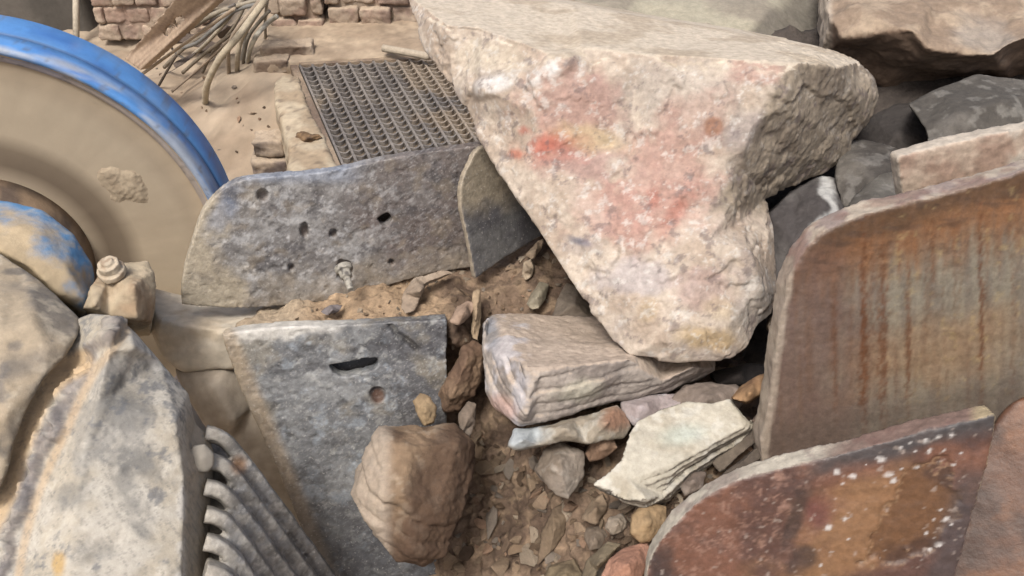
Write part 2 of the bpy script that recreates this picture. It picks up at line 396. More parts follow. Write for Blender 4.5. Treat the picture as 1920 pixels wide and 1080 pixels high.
# bolt block and bolt
me = rock_mesh([(155, 578, 2.4), (172, 535, 2.42), (192, 500, 2.5), (228, 492, 2.52), (278, 488, 2.55), (290, 512, 2.52), (291, 560, 2.5), (284, 602, 2.5), (245, 606, 2.46), (200, 592, 2.42)],
               [(250, 538, 2.40), (258, 596, 2.41), (203, 524, 2.46), (178, 574, 2.36), (270, 520, 2.47)], .35, .95, boff=(0, 30), voxel=.005, smooth=2)
displace(me, rockfn(.003, 18, 6, ridge=.3)); paint(me, rockcol(S(205, 184, 150), S(180, 150, 115), seed=2, light=S(220, 195, 160)))
BB = link('bolt_block', me, M_dust, cr)
def hexbolt(c, ax, r, h, n=6, wash=1.35, stud=1.25):
    ax = Vector(ax).normalized(); e1 = ax.orthogonal().normalized(); e2 = ax.cross(e1); mes = []
    for rr, h0, h1, nn in ((r*wash, -.01, h*.25, 24), (r, h*.2, h, n), (r*.55, h*.95, h*stud, 20)):
        bm = bmesh.new(); a = [bm.verts.new(c+(e1*math.cos(2*math.pi*k/nn)+e2*math.sin(2*math.pi*k/nn))*rr+ax*h0) for k in range(nn)]
        b = [bm.verts.new(c+(e1*math.cos(2*math.pi*k/nn)+e2*math.sin(2*math.pi*k/nn))*rr*.97+ax*h1) for k in range(nn)]
        bm.faces.new(a[::-1]); bm.faces.new(b)
        for k in range(nn): bm.faces.new((a[k], a[(k+1) % nn], b[(k+1) % nn], b[k]))
        bmesh.ops.bevel(bm, geom=bm.edges[:], offset=r*.06, segments=1, affect='EDGES')
        m = bpy.data.meshes.new('m'); bm.to_mesh(m); bm.free(); mes.append(m)
    return remesh(join(mes), .0025, 2)
me = hexbolt(P(209, 508, 2.44), (0, -.25, 1), .028, .03, 8, 1.25)
displace(me, lambda V, N, px, py: .0015*fbm(V, 60, 3, 4)); paint(me, lambda V, N, px, py: mix(S(215, 195, 165), TAN, ss(fbm(V, 40, 3, 3), -.1, .5))); link('bolt', me, M_dust, BB)

# swing jaw casting
LIGHTC = S(194, 181, 158); GREYC = S(138, 137, 134); DKC = S(110, 106, 100)
def d_sj(px, py): return 2.0
sj_out = [(140, 600, 2.2), (170, 588, 2.18), (205, 590, 2.15), (240, 612, 2.16), (300, 678, 2.2), (352, 738, 2.22), (366, 795, 2.24), (392, 818, 2.28), (402, 850, 2.28), (396, 960, 2.22), (386, 1150, 2.1),
          (150, 1190, 1.9), (-90, 1190, 1.9), (-90, 700, 2.15), (60, 560, 2.2)]
sj_in = [(205, 660, 2.06), (255, 650, 2.1), (330, 790, 2.1), (345, 900, 2.09), (340, 1100, 1.98), (150, 900, 1.99), (120, 1100, 1.9), (180, 760, 2.03), (80, 800, 2.06), (0, 1000, 2.0)]
me = rock_mesh(sj_out, sj_in, .5, .9, voxel=.005, smooth=2)
weld = [(222, 596), (190, 640), (160, 675), (128, 735), (100, 800), (75, 850), (55, 900), (35, 960), (20, 1020), (8, 1100)]
gap = [(150, 680), (110, 700), (75, 740), (48, 800), (28, 850), (8, 920), (-30, 1000)]
line2 = [(255, 625), (225, 690), (150, 850), (95, 960), (60, 1100)]
def dd(V, N, px, py):
    f = ss(-(N@np.array(FW)), .1, .4)
    return f*(.019*stroke(px+22*fbm(V, 16, 4, 91), py, weld, 13, .5)*(1+.9*fbm(V, 30, 4, 4)) - .02*stroke(px, py, gap, 26, .4)+.004*stroke(px, py, line2, 10, .8)) + .0025*fbm(V, 7, 3, 3)+.0006*fbm(V, 45, 4, 5)-.0015*ss(fbm(V, 18, 4, 15), .25, .4) \
        - f*.012*ss(px, 345, 352)*ss(py, 720, 800)*0
displace(me, dd)
def c_sj(V, N, px, py):
    c = mix(LIGHTC, S(206, 196, 178), ss(fbm(V, 7, 4, 3), -.3, .3))
    c = mix(c, GREYC, .5*ss(fbm(V, 6, 6, 8, .65), .0, .6))
    for b in ((213, 715, 16, 20, 20), (230, 760, 50, 40, 30), (205, 860, 40, 12, 35), (260, 870, 60, 20, 30), (180, 1035, 35, 20, 10), (265, 995, 25, 10, 40), (130, 930, 30, 30, 0), (240, 920, 50, 20, 50)):
        c = mix(c, S(112, 112, 110), .5*blob(px, py, *b, soft=.6, nz=.5*fbm(V, 20, 4, 2)))
    c = mix(c, S(218, 208, 190), .45*ss(fbm(V, 16, 6, 12, .7), .1, .7))
    c = mix(c, S(112, 114, 118), .7*ss(fbm(V, 9, 6, 77, .75), .35, .75)); c = mix(c, S(205, 160, 70), .7*blob(px, py, 110, 1058, 12, 22, 0, .5, .4*fbm(V, 30, 3, 3)))
    c = mix(c, S(226, 218, 204), .7*stroke(px, py, [(248, 622), (300, 690), (340, 760), (342, 900), (338, 1080)], 9, .8)*ss(fbm(V, 14, 5, 5), -.3, .1))
    c = mix(c, mix(S(150, 138, 130), S(104, 96, 98), ss(fbm(V, 20, 5, 93), -.2, .3)), .75*stroke(px+22*fbm(V, 16, 4, 91), py, weld, 15, .6))
    c = mix(c, S(216, 184, 140), .95*stroke(px, py, gap, 24, .35))
    c = mix(c, S(205, 175, 135), .7*stroke(px, py, [(w[0]+22, w[1]+14) for w in weld], 8, .7))
    c = mix(c, S(176, 158, 132), .8*ss(px, 342, 356)*ss(py, 730, 800))
    c = mix(c, S(120, 118, 114), .4*scratches(V, px, py, 26, 60, 3)); return c*(1+.1*fbm(V, 50, 4, 7))[:, None]
paint(me, c_sj); SJ = link('swing_jaw', me, M_cast, cr)
me = rock_mesh([(-90, 440, 2.3), (0, 476, 2.27), (60, 512, 2.25), (108, 556, 2.23), (150, 598, 2.2), (148, 625, 2.15), (120, 668, 2.1), (82, 712, 2.06), (50, 770, 2.04), (25, 838, 2.03), (12, 880, 2.0), (-10, 930, 1.99), (-90, 960, 1.99)],
               [(60, 600, 2.08), (0, 620, 2.05), (90, 650, 2.07), (10, 780, 2.0), (-40, 800, 1.99)], .25, .95, voxel=.007, smooth=4)
displace(me, rockfn(.005, 6, 8, ridge=.3, fine=.0006)); 
def c_cc(V, N, px, py):
    c = rockcol(S(188, 168, 138), S(150, 138, 122), dark=S(108, 104, 102), light=S(215, 198, 170), seed=7, sc=6)(V, N, px, py)
    return mix(c, S(95, 95, 98), .5*blob(px, py, 30, 690, 60, 25, -30, .6, .5*fbm(V, 15, 3, 3)))
paint(me, c_cc); link('cast_cover', me, M_cast, cr)
me = rock_mesh([(352, 852, 2.17), (362, 835, 2.17), (385, 832, 2.18), (402, 850, 2.19), (402, 872, 2.19), (390, 886, 2.18), (370, 885, 2.17), (357, 872, 2.17)], [(380, 862, 2.165)], .15, 1, voxel=.005, smooth=6)
paint(me, lambda V, N, px, py: S(170, 160, 144)); link('bolt', me, M_dust, SJ)
# toothed jaw plate
nj = -(FW*.9+Vector((-.35, 0, -.25))).normalized()
mes = []
for k in range(6):
    y = 824+51*k; dz = -.045*k
    mes.append(sweep([P(384, y-12, 2.29+dz), P(408, y-6, 2.30+dz), P(434, y+14, 2.325+dz), P(500, y+100, 2.42+dz), P(580, y+208, 2.58+dz), P(680, y+345, 2.8+dz)], nj, (.0185, .0165, .0165, .017, .018), (.04, .045)))
sheet = rock_mesh([(372, 806, 2.37), (430, 812, 2.38), (475, 868, 2.41), (570, 1005, 2.58), (700, 1230, 2.88), (560, 1230, 2.48), (375, 1230, 2.04)], [(385, 1000, 2.20), (470, 1000, 2.31)], .12, 1, voxel=.01)
mes.append(sheet)
me = remesh(join(mes), .0045, 1); displace(me, lambda V, N, px, py: .0025*fbm(V, 12, 4, 3)+.0014*fbm(V, 60, 3, 4))
def c_tooth(V, N, px, py):
    up = -(N@np.array(FW))
    c = mix(S(130, 126, 120), S(178, 172, 162), ss(fbm(V, 14, 6, 3, .65), -.35, .35))
    c = mix(c, S(150, 150, 150), .6*ss(fbm(V, 22, 4, 9), .1, .4))
    c = mix(c, S(196, 184, 164), .6*ss(px, 450, 395))
    c = mix(c, S(178, 130, 84), .75*blob(px, py, 448, 872, 14, 16, 0, .6))
    return mix(c, S(104, 102, 102), .8*ss(px, 500, 640))*(1+.2*fbm(V, 45, 4, 7))[:, None]
paint(me, c_tooth); link('jaw_plate', me, M_steel, cr)
# frame beam
me = rock_mesh([(275, 560, 2.85), (285, 540, 2.88), (340, 556, 2.9), (440, 570, 2.92), (560, 560, 2.95), (720, 512, 3.0), (905, 480, 3.1), (915, 620, 2.95), (835, 640, 2.85), (600, 668, 2.8), (440, 690, 2.8), (340, 698, 2.82), (300, 665, 2.82), (278, 610, 2.82)],
               [(300, 600, 2.74), (420, 622, 2.72), (600, 610, 2.74), (800, 585, 2.8)], .4, .95, voxel=.01, smooth=6)
displace(me, lambda V, N, px, py: .004*fbm(V, 9, 4, 3)+.0015*fbm(V, 40, 3, 2)); paint(me, rockcol(S(236, 220, 194), S(222, 202, 172), light=S(240, 228, 206), seed=5))
link('frame_beam', me, M_dust, cr)
me = rock_mesh([(325, 690, 2.85), (440, 672, 2.85), (475, 760, 2.87), (560, 900, 2.92), (640, 1090, 3.0), (560, 1100, 2.98), (430, 830, 2.88), (385, 800, 2.85), (345, 735, 2.83)],
               [(400, 720, 2.78), (440, 790, 2.8)], .3, .95, voxel=.01, smooth=5)
displace(me, lambda V, N, px, py: .003*fbm(V, 9, 4, 3)); paint(me, rockcol(S(214, 196, 172), S(192, 174, 150), seed=9)); link('frame_foot', me, M_dust, cr)

# side plate with holes
SLATE = S(122, 118, 116)
plH = plane3((345, 575, 2.72), (885, 500, 2.92), (500, 320, 2.60))
ring = smooth_ring([(340, 572), (343, 520), (362, 450), (385, 390), (432, 346), (480, 334), (560, 328), (640, 318), (720, 300), (800, 286), (905, 272), (900, 380), (893, 500), (800, 516), (700, 545), (620, 565), (520, 575), (430, 578)], 4, sharp=(0, 10, 12))
me = plate_mesh(ring, plH, .035, .0042, holes=[ell(722, 412, 15, 11, -20, 12, .18, 3)])
holes = [(492, 367, 12, 11), (571, 432, 8, 14), (625, 438, 7, 7), (546, 502, 7, 7), (735, 492, 6, 6), (646, 508, 15, 19)]
def d_hp(V, N, px, py):
    f = ss(-(N@np.array(plH[1])), .2, .6)
    d = .002*fbm(V, 7, 3, 3)+.0009*fbm(V, 50, 4, 6)-.0025*ss(fbm(V, 30, 3, 9), .3, .55)
    for x, y, a, b in holes: d = d-f*.022*blob(px, py, x, y, a, b, 0, .14, .3*fbm(V, 30, 2, 3))
    return d
displace(me, d_hp)
def c_hp(V, N, px, py):
    c = mix(S(136, 131, 127), S(164, 160, 155), ss(fbm(V, 9, 5, 3), -.2, .4))
    c = mix(c, S(112, 97, 90), .8*ss(px+120*fbm(V, 5, 3, 5), 640, 800))
    c = mix(c, S(88, 84, 86), .65*ss(fbm(V, 11, 6, 11, .7), .0, .6))
    c = mix(c, S(196, 193, 190), .8*ss(fbm(V, 22, 6, 8, .75), .05, .7)*ss(px, 880, 600)); c = mix(c, S(186, 182, 178), .45*scratches(V, px, py, 22, -35, 9, .25, .6))
    c = mix(c, S(156, 140, 118), .45*ss(fbm(V, 16, 4, 14), .15, .6)); c = mix(c, S(176, 160, 136), .5*ss(py+.16*(px-340)+30*fbm(V, 14, 4, 44), 530, 585))
    c = mix(c, S(200, 184, 156), .95*ss(px+70*fbm(V, 10, 5, 6)+(py-575)*-.08, 490, 400))
    c = mix(c, S(150, 165, 190), .5*blob(px, py, 415, 400, 18, 50, 28, .6, .4*fbm(V, 25, 3, 2)))
    c = mix(c, S(150, 162, 182), .5*ss(py, 352, 332)*ss(px, 440, 480)*ss(700-px, 0, 60))
    for x, y, a, b in holes[:5]: c = mix(c, S(100, 78, 62), .7*blob(px, py, x, y, a*.85, b*.85, 0, .3))
    return c*(1+.14*fbm(V, 55, 4, 17))[:, None]
back = plate_mesh([(420, 560), (470, 370), (880, 310), (880, 470), (600, 545)], (lambda f_: (lambda x, y: f_(x, y)+plH[1]*.075))(plH[0]) and ((lambda x, y: plH[0](x, y)+plH[1]*.075), plH[1]), .03, .012)
paint(back, lambda V, N, px, py: HOLE_DARK); link('hole_dark_backing', back, M_steel, cr)  # dark sheet added behind the side plate so its open hole looks black
paint(me, c_hp); HP = link('side_plate', me, M_steel, cr, label='grey side plate with bolt holes and dusty left end')
me = hexbolt(P(645, 505, 2.715), P(672, 585, 2.64)-P(645, 505, 2.70), .0185, .028, 6, 1.4, 2.4)
paint(me, lambda V, N, px, py: mix(S(176, 168, 152), S(110, 104, 96), ss(fbm(V, 50, 3, 3), .1, .5))); link('bolt', me, M_steel, HP)
# liner plate
plL = plane3((420, 630, 2.58), (835, 600, 2.66), (620, 1000, 2.8))
ring = smooth_ring([(417, 634), (425, 626), (520, 614), (640, 610), (740, 604), (838, 599), (838, 700), (836, 850), (830, 1150), (640, 1150), (590, 1050), (520, 880), (455, 740)], 4, sharp=(0, 5, 8, 9))
SLOT = [(614, 684), (660, 678), (709, 670), (709, 682), (704, 693), (680, 700), (655, 706), (638, 706), (624, 699)]
me = plate_mesh(ring, plL, .05, .0045, holes=[SLOT])
def d_lp(V, N, px, py):
    f = ss(-(N@np.array(plL[1])), .2, .6)
    d = .002*fbm(V, 7, 3, 23)+.0009*fbm(V, 50, 4, 26)-.0025*ss(fbm(V, 30, 3, 29), .3, .55)
    d = d-f*.012*stroke(px, py, [(732, 612), (745, 628), (765, 640), (782, 656)], 5, .6)
    return d-f*.018*blob(px, py, 708, 740, 14, 13, 0, .25)
displace(me, d_lp)
def c_lp(V, N, px, py):
    c = mix(S(122, 122, 122), S(150, 150, 148), ss(fbm(V, 8, 5, 33), -.2, .4))
    c = mix(c, S(98, 96, 98), .8*ss(px+100*fbm(V, 5, 3, 5)+.3*(py-600), 690, 800))  # right side darkened: shade painted into the liner colour
    c = mix(c, S(160, 148, 125), .55*ss(fbm(V, 7, 4, 21), .05, .4)*ss(py, 900, 700))
    c = mix(c, S(172, 182, 190), .5*ss(fbm(V, 12, 6, 18, .75), .25, .9)); c = mix(c, S(178, 178, 176), .4*scratches(V, px, py, 20, -30, 7, .25, .6)); c = mix(c, S(76, 74, 76), .6*ss(fbm(V, 12, 6, 19, .75), .1, .7)); c = mix(c, S(190, 188, 180), .5*ss(fbm(V, 24, 5, 49, .75), .25, .8))
    c = mix(c, S(225, 218, 205), .9*ss(py+18*fbm(V, 18, 3, 4)+.07*(px-420), 645, 628)*ss(px, 720, 560))
    c = mix(c, S(190, 165, 130), .7*ss(px-430-.42*(py-640), 30, 6))
    c = mix(c, S(78, 78, 80), .65*ss(py, 800, 1050))  # chamber shade painted in, darker toward the bottom
    c = mix(c, S(98, 66, 48), .9*blob(px, py, 708, 742, 13, 15, 0, .3))
    c = mix(c, S(50, 46, 44), .7*stroke(px, py, [(732, 612), (745, 628), (765, 640), (782, 656)], 4, .6))
    return c*(1+.14*fbm(V, 55, 4, 37))[:, None]
lb_ = plate_mesh([(560, 650), (760, 640), (760, 740), (560, 750)], ((lambda x, y: plL[0](x, y)+plL[1]*.075), plL[1]), .02, .01); paint(lb_, lambda V, N, px, py: S(90, 90, 92)); link('backing_plate', lb_, M_steel, cr)  # grey sheet added behind the liner to darken the open slot
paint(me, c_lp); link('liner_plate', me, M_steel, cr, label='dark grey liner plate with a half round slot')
# guard plate beside the boulder
plG = plane3((880, 320, 2.72), (893, 520, 2.84), (1015, 440, 2.95))
ring = smooth_ring([(905, 275), (882, 305), (866, 345), (865, 385), (878, 450), (892, 524), (935, 492), (1020, 440), (1090, 400), (1060, 330), (980, 270)], 4, sharp=(5, 8))
me = plate_mesh(ring, plG, .022, .005)
displace(me, lambda V, N, px, py: .0015*fbm(V, 8, 4, 43)+.0005*fbm(V, 50, 4, 46))
def c_gp(V, N, px, py):
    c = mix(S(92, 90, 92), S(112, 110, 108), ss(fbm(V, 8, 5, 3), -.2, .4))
    c = mix(c, S(158, 144, 120), .9*ss(py+.25*(px-900)+30*fbm(V, 9, 4, 6), 415, 370))  # tan dust above, boulder's diagonal shadow painted in as darker steel below
    ed = 1-ss(-(N@np.array(plG[1])), .5, .9)
    return mix(c, S(190, 172, 145), .8*ed)*(1+.2*fbm(V, 50, 4, 7))[:, None]
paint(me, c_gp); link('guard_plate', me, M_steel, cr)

# ------------------------------------------------------------------ feed hopper (rusty plates, right)
hp = empty('feed_hopper', tuple(P(1700, 900, 2.4))[:2]+(0,), label='rusty curved steel feed hopper plates overlapping on the right of the stones', category='hopper')
plA = plane3((1430, 835, 2.36), (1920, 730, 2.34), (1560, 420, 2.16))
ring = smooth_ring([(1425, 842), (1437, 780), (1452, 680), (1466, 590), (1478, 530), (1498, 488), (1528, 450), (1565, 425), (1640, 395), (1740, 372), (1850, 342), (1990, 300), (2060, 290), (2060, 900), (1700, 900), (1430, 880)], 4, sharp=(0, 11, 12, 13, 14, 15))
me = plate_mesh(ring, plA, .075, .0065)
displace(me, lambda V, N, px, py: .003*fbm(V, 8, 4, 53)+.001*fbm(V, 50, 4, 56)+(1-ss(-(N@np.array(plA[1])), .5, .9))*.004*fbm(V, 22, 4, 5))
streaks = [(1565, 640, 5, 150, .5), (1620, 670, 7, 180, .95), (1655, 640, 9, 150, .8), (1703, 640, 5, 120, .8), (1738, 560, 4, 110, .4), (1840, 600, 5, 170, .9), (1750, 480, 5, 60, .5), (1900, 620, 5, 120, .4), (1800, 520, 4, 60, .4), (1635, 560, 4, 80, .5)]
def c_pa(V, N, px, py):
    edge = 1-ss(-(N@np.array(plA[1])), .35, .8)
    st = np.stack([px/16, py/160, 0*px], 1); st2 = np.stack([px/60, py/14, 0*px+4], 1)
    c = mix(S(132, 120, 104), S(150, 139, 118), ss(fbm(st, 1, 4, 3), -.4, .4))
    c = mix(c, S(118, 86, 74), .75*ss(px+60*fbm(V, 5, 4, 6), 1680, 1540))
    top = 395-(px-1640)*.24
    band = ss(py-top-40*fbm(st, 1.5, 3, 8), 170, 50)
    c = mix(c, S(150, 94, 42), .85*band*ss(px, 1500, 1620)); c = mix(c, S(124, 86, 62), .8*band*ss(px, 1620, 1540))
    c = mix(c, S(92, 66, 40), .8*ss(py-top+26*fbm(V, 6, 4, 61), 62, 20))
    c = mix(c, S(78, 58, 45), .5*band*ss(fbm(st2, 1, 4, 3), 0, .5))
    c = mix(c, S(165, 120, 70), .5*blob(px, py, 1770, 650, 160, 60, -15, .8, .5*fbm(V, 10, 4, 9)))
    c = mix(c, S(122, 88, 62), .4*ss(fbm(np.stack([px/9, py/240, 0*px], 1), 1, 4, 22), .15, .5))
    c = mix(c, S(188, 160, 104), .4*ss(fbm(V, 30, 5, 25, .7), .25, .7)*ss(fbm(st, .8, 3, 29), -.1, .3)*ss(px, 1620, 1700))
    for x, y, a, b, k in streaks: c = mix(c, S(112, 64, 26), .9*k*blob(px+3*fbm(V, 30, 2, 4), py, x, y, a*.8, b, 0, .7, 1.1*fbm(st*np.array([3, 14, 1]), 1, 4, 5)))
    c = mix(c, S(104, 88, 76), .6*ss(py+.2*(px-1430), 770, 830))
    ec = mix(S(180, 158, 145), S(214, 195, 170), ss(fbm(V, 14, 4, 9), -.2, .3))
    ec = mix(ec, S(150, 105, 85), .5*ss(fbm(V, 10, 4, 19), .1, .4))
    c = mix(c, ec, edge)
    lf = 1-ss(px-(1430+(842-py)*.135)+4*fbm(V, 30, 3, 2), 8, 16); c = mix(c, S(190, 172, 150), .75*lf*(py > 480))
    return c*(.86+.08*fbm(V, 50, 4, 7))[:, None]
paint(me, c_pa); link('upper_plate', me, M_rust, hp, label='curved brown plate with vertical rust streaks')
plR = plane3((1690, 345, 2.33), (1930, 300, 2.33), (1700, 290, 2.30))
me = plate_mesh([(1683, 300), (1690, 292), (1780, 270), (1860, 252), (2000, 225), (2000, 420), (1700, 420)], plR, .05, .006)
displace(me, lambda V, N, px, py: .004*fbm(V, 12, 4, 63)+.0015*fbm(V, 50, 4, 66))
def c_pr(V, N, px, py):
    c = mix(S(174, 144, 122), S(196, 172, 148), ss(fbm(V, 10, 4, 5), -.1, .4)); edge = 1-ss(-(N@np.array(plR[1])), .4, .9)
    c = mix(c, S(210, 198, 180), .8*ss(px, 1880, 1900)*ss(fbm(V, 14, 3, 9), -.3, .1))
    return mix(c, S(215, 200, 178), .85*edge)*(1+.2*fbm(V, 45, 4, 3))[:, None]
paint(me, c_pr); link('backing_plate', me, M_rust, hp)
plB = plane3((1200, 1080, 2.04), (1870, 1060, 1.98), (1400, 880, 1.96))
ring = smooth_ring([(1212, 1190), (1212, 1085), (1222, 1045), (1250, 1000), (1300, 950), (1350, 917), (1410, 893), (1490, 872), (1600, 845), (1720, 812), (1868, 778), (1862, 830), (1838, 920), (1800, 1050), (1760, 1190)], 4, sharp=(0, 10, 14))
me = plate_mesh(ring, plB, .055, .0055)
flake = [(1610, 1090), (1625, 1010), (1640, 985), (1690, 940), (1725, 900), (1745, 865), (1775, 870), (1800, 890), (1790, 930), (1740, 1000), (1690, 1020), (1670, 1090)]
def flm(V, px, py): return blob(px, py, 1700, 985, 125, 50, -50, .05, .75*fbm(V, 7, 5, 12, .6))
def d_pb(V, N, px, py):
    f = ss(-(N@np.array(plB[1])), .2, .6)
    return .003*fbm(V, 10, 4, 73)+.001*fbm(V, 60, 4, 76)-f*.006*flm(V, px, py)+(1-f)*.003*fbm(V, 25, 4, 3)
displace(me, d_pb)
flecks = [(1640, 905, 4, 3), (1705, 830, 4, 3), (1715, 845, 4, 4), (1580, 905, 4, 3), (1690, 880, 4, 3), (1770, 845, 4, 3), (1800, 850, 3, 3), (1752, 975, 3, 3), (1738, 1000, 4, 3), (1785, 985, 3, 3), (1540, 1060, 4, 3), (1590, 1010, 3, 3), (1625, 870, 3, 3), (1730, 1050, 4, 3), (1735, 825, 11, 7), (1757, 820, 7, 5), (1783, 817, 7, 5), (1745, 845, 8, 6), (1652, 862, 9, 10), (1667, 890, 9, 6), (1675, 902, 7, 7), (1567, 885, 9, 7), (1600, 893, 8, 7), (1585, 973, 7, 6), (1555, 990, 10, 6), (1763, 957, 6, 4), (1775, 973, 7, 5), (1745, 1030, 6, 4), (1760, 1022, 7, 4), (1720, 875, 6, 4), (1786, 872, 5, 3), (1690, 838, 6, 4), (1560, 1035, 5, 3), (1800, 1005, 4, 3), (1750, 1008, 6, 3)]
def c_pb(V, N, px, py):
    edge = 1-ss(-(N@np.array(plB[1])), .35, .8)
    c = mix(S(134, 88, 66), S(104, 70, 58), ss(fbm(V, 7, 4, 3), -.2, .3))
    c = mix(c, S(182, 138, 116), .6*ss(fbm(V, 34, 6, 8, .8), .1, .9)*ss(px, 1640, 1480)); c = mix(c, S(86, 64, 58), .45*ss(fbm(V, 9, 6, 18, .7), .15, .7))
    c = mix(c, S(164, 118, 74), .85*blob(px, py, 1620, 985, 150, 75, -30, .4, .5*fbm(V, 10, 4, 9)))
    fm = flm(V, px, py); c = mix(c, mix(S(124, 84, 50), S(92, 62, 44), ss(fbm(V, 8, 5, 88), -.1, .3)), .95*fm); c = mix(c, S(200, 160, 118), .7*fm*(1-fm)*4*.6)
    c = mix(c, S(120, 66, 60), .7*blob(px, py, 1530, 960, 25, 30, 30, .5, .4*fbm(V, 20, 3, 1)))
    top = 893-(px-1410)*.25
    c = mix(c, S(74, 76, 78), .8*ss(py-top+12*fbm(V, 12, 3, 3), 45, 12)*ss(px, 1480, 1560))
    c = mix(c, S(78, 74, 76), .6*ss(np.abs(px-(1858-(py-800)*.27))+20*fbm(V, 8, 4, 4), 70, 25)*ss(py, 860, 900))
    for b in ((1490, 970, 14, 60, 20), (1500, 1050, 30, 20, -30), (1240, 1070, 22, 40, 0)): c = mix(c, S(62, 50, 48), .7*blob(px, py, *b, soft=.5, nz=.5*fbm(V, 18, 3, 5)))
    for x, y, a, b in flecks: c = mix(c, S(232, 224, 216), .85*blob(px, py, x, y, a*.75, b*.65, -20, .5, .9*fbm(V, 70, 4, 7)))
    c = mix(c, S(200, 180, 165), .5*ss(fbm(V, 60, 3, 61), .6, .75))
    ec = mix(S(208, 196, 174), S(178, 162, 146), ss(fbm(V, 15, 4, 9), 0, .4))
    ec = mix(ec, S(128, 92, 80), .85*ss(px+50*fbm(V, 10, 3, 4), 1530, 1640))
    ec = mix(ec, S(200, 178, 135), .9*ss(px, 1810, 1840))
    return mix(c*.85, ec, edge)*(1+.1*fbm(V, 60, 4, 7))[:, None]
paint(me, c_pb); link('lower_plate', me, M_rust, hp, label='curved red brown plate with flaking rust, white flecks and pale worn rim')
plC = plane3((1800, 1080, 2.12), (1990, 1080, 2.05), (1900, 760, 2.12))
ring = smooth_ring([(1740, 1190), (1790, 1000), (1830, 860), (1880, 775), (1925, 742), (2060, 690), (2060, 1190)], 4, sharp=(0, 5, 6))
me = plate_mesh(ring, plC, .04, .008)
displace(me, lambda V, N, px, py: .003*fbm(V, 10, 4, 83))
paint(me, lambda V, N, px, py: mix(mix(S(108, 72, 50), S(82, 57, 43), ss(fbm(V, 6, 4, 3), -.2, .3)), S(136, 88, 52), .5*ss(fbm(V, 9, 4, 13), .0, .4))*(1+.2*fbm(V, 50, 4, 7))[:, None]); link('end_plate', me, M_rust, hp)

# ------------------------------------------------------------------ soil masses
def soil(name, out, inn, thick, amp, col, vox=.01, **pr):
    me = rock_mesh(out, inn, thick, .95, voxel=vox, smooth=3)
    displace(me, lambda V, N, px, py: amp*fbm(V, 7, 5, 3)+.4*amp*fbm(V, 22, 4, 5)+.25*amp*ss(fbm(V, 45, 3, 9), .1, .5)+.35*amp*ss(fbm(V, 30, 3, 29), .0, .1)+.7*amp*(ss(fbm(V, 12, 3, 19), .0, .12)-.5)); paint(me, col); SOILBV.add(len(BV)); return link(name, me, M_dirt, **pr)
def c_soil(V, N, px, py):
    c = mix(S(146, 120, 96), S(112, 90, 72), ss(fbm(V, 6, 4, 3), -.2, .3))
    c = mix(c, S(185, 155, 120), .5*ss(fbm(V, 20, 4, 8), .15, .5))
    c = mix(c, S(196, 164, 126), .85*ss(py, 625, 590)*ss(px+60*fbm(V, 8, 3, 6), 880, 780))
    c = mix(c, S(210, 190, 160), .6*ss(px+40*fbm(V, 10, 3, 3), 640, 540)*ss(py, 640, 600))
    return c*(1+.3*fbm(V, 50, 4, 17))[:, None]
soil('dirt', [(440, 612, 2.72), (520, 575, 2.8), (610, 562, 2.84), (720, 520, 2.9), (850, 500, 2.97), (905, 500, 2.98), (940, 490, 2.98), (1000, 445, 3.02), (1060, 430, 3.05), (1160, 480, 3.0), (1200, 640, 2.85), (1100, 660, 2.8), (905, 660, 2.78), (845, 640, 2.72), (836, 606, 2.7), (640, 618, 2.66), (500, 625, 2.66)],
     [(700, 580, 2.76), (820, 560, 2.8), (930, 560, 2.84), (1040, 560, 2.86), (980, 520, 2.9)], .4, .016, c_soil, kind='stuff')
soil('rubble', [(826, 600, 2.86), (905, 590, 2.88), (1150, 600, 2.88), (1320, 640, 3.05), (1500, 640, 3.1), (1560, 800, 2.75), (1500, 1000, 2.45), (1400, 1190, 2.35), (1000, 1220, 2.55), (640, 1220, 3.05), (600, 1060, 3.15), (700, 960, 3.05), (790, 840, 3.0), (826, 740, 2.94)],
     [(900, 760, 2.9), (900, 900, 2.88), (860, 1060, 2.82), (1000, 900, 2.74), (1000, 1060, 2.62), (1100, 830, 2.66), (1150, 980, 2.48), (1280, 900, 2.46), (1250, 1050, 2.36), (1200, 760, 2.68), (1380, 820, 2.5)], .5, .022, c_soil, kind='stuff')
me = rock_mesh([(1350, 60, 3.5), (1560, 40, 3.5), (2080, 40, 3.4), (2080, 1150, 2.6), (1420, 1150, 2.7), (1400, 700, 2.95), (1380, 400, 3.2)], [(1650, 250, 3.25), (1600, 420, 3.0), (1800, 240, 3.1)], .6, .9, voxel=.03)
displace(me, rockfn(.05, 4, 3)); paint(me, rockcol(S(92, 82, 74), S(72, 64, 58), seed=3)); link('dark_backing_heap', me, M_dirt, kind='stuff')  # dark mass added behind the right rocks to keep their gaps dark
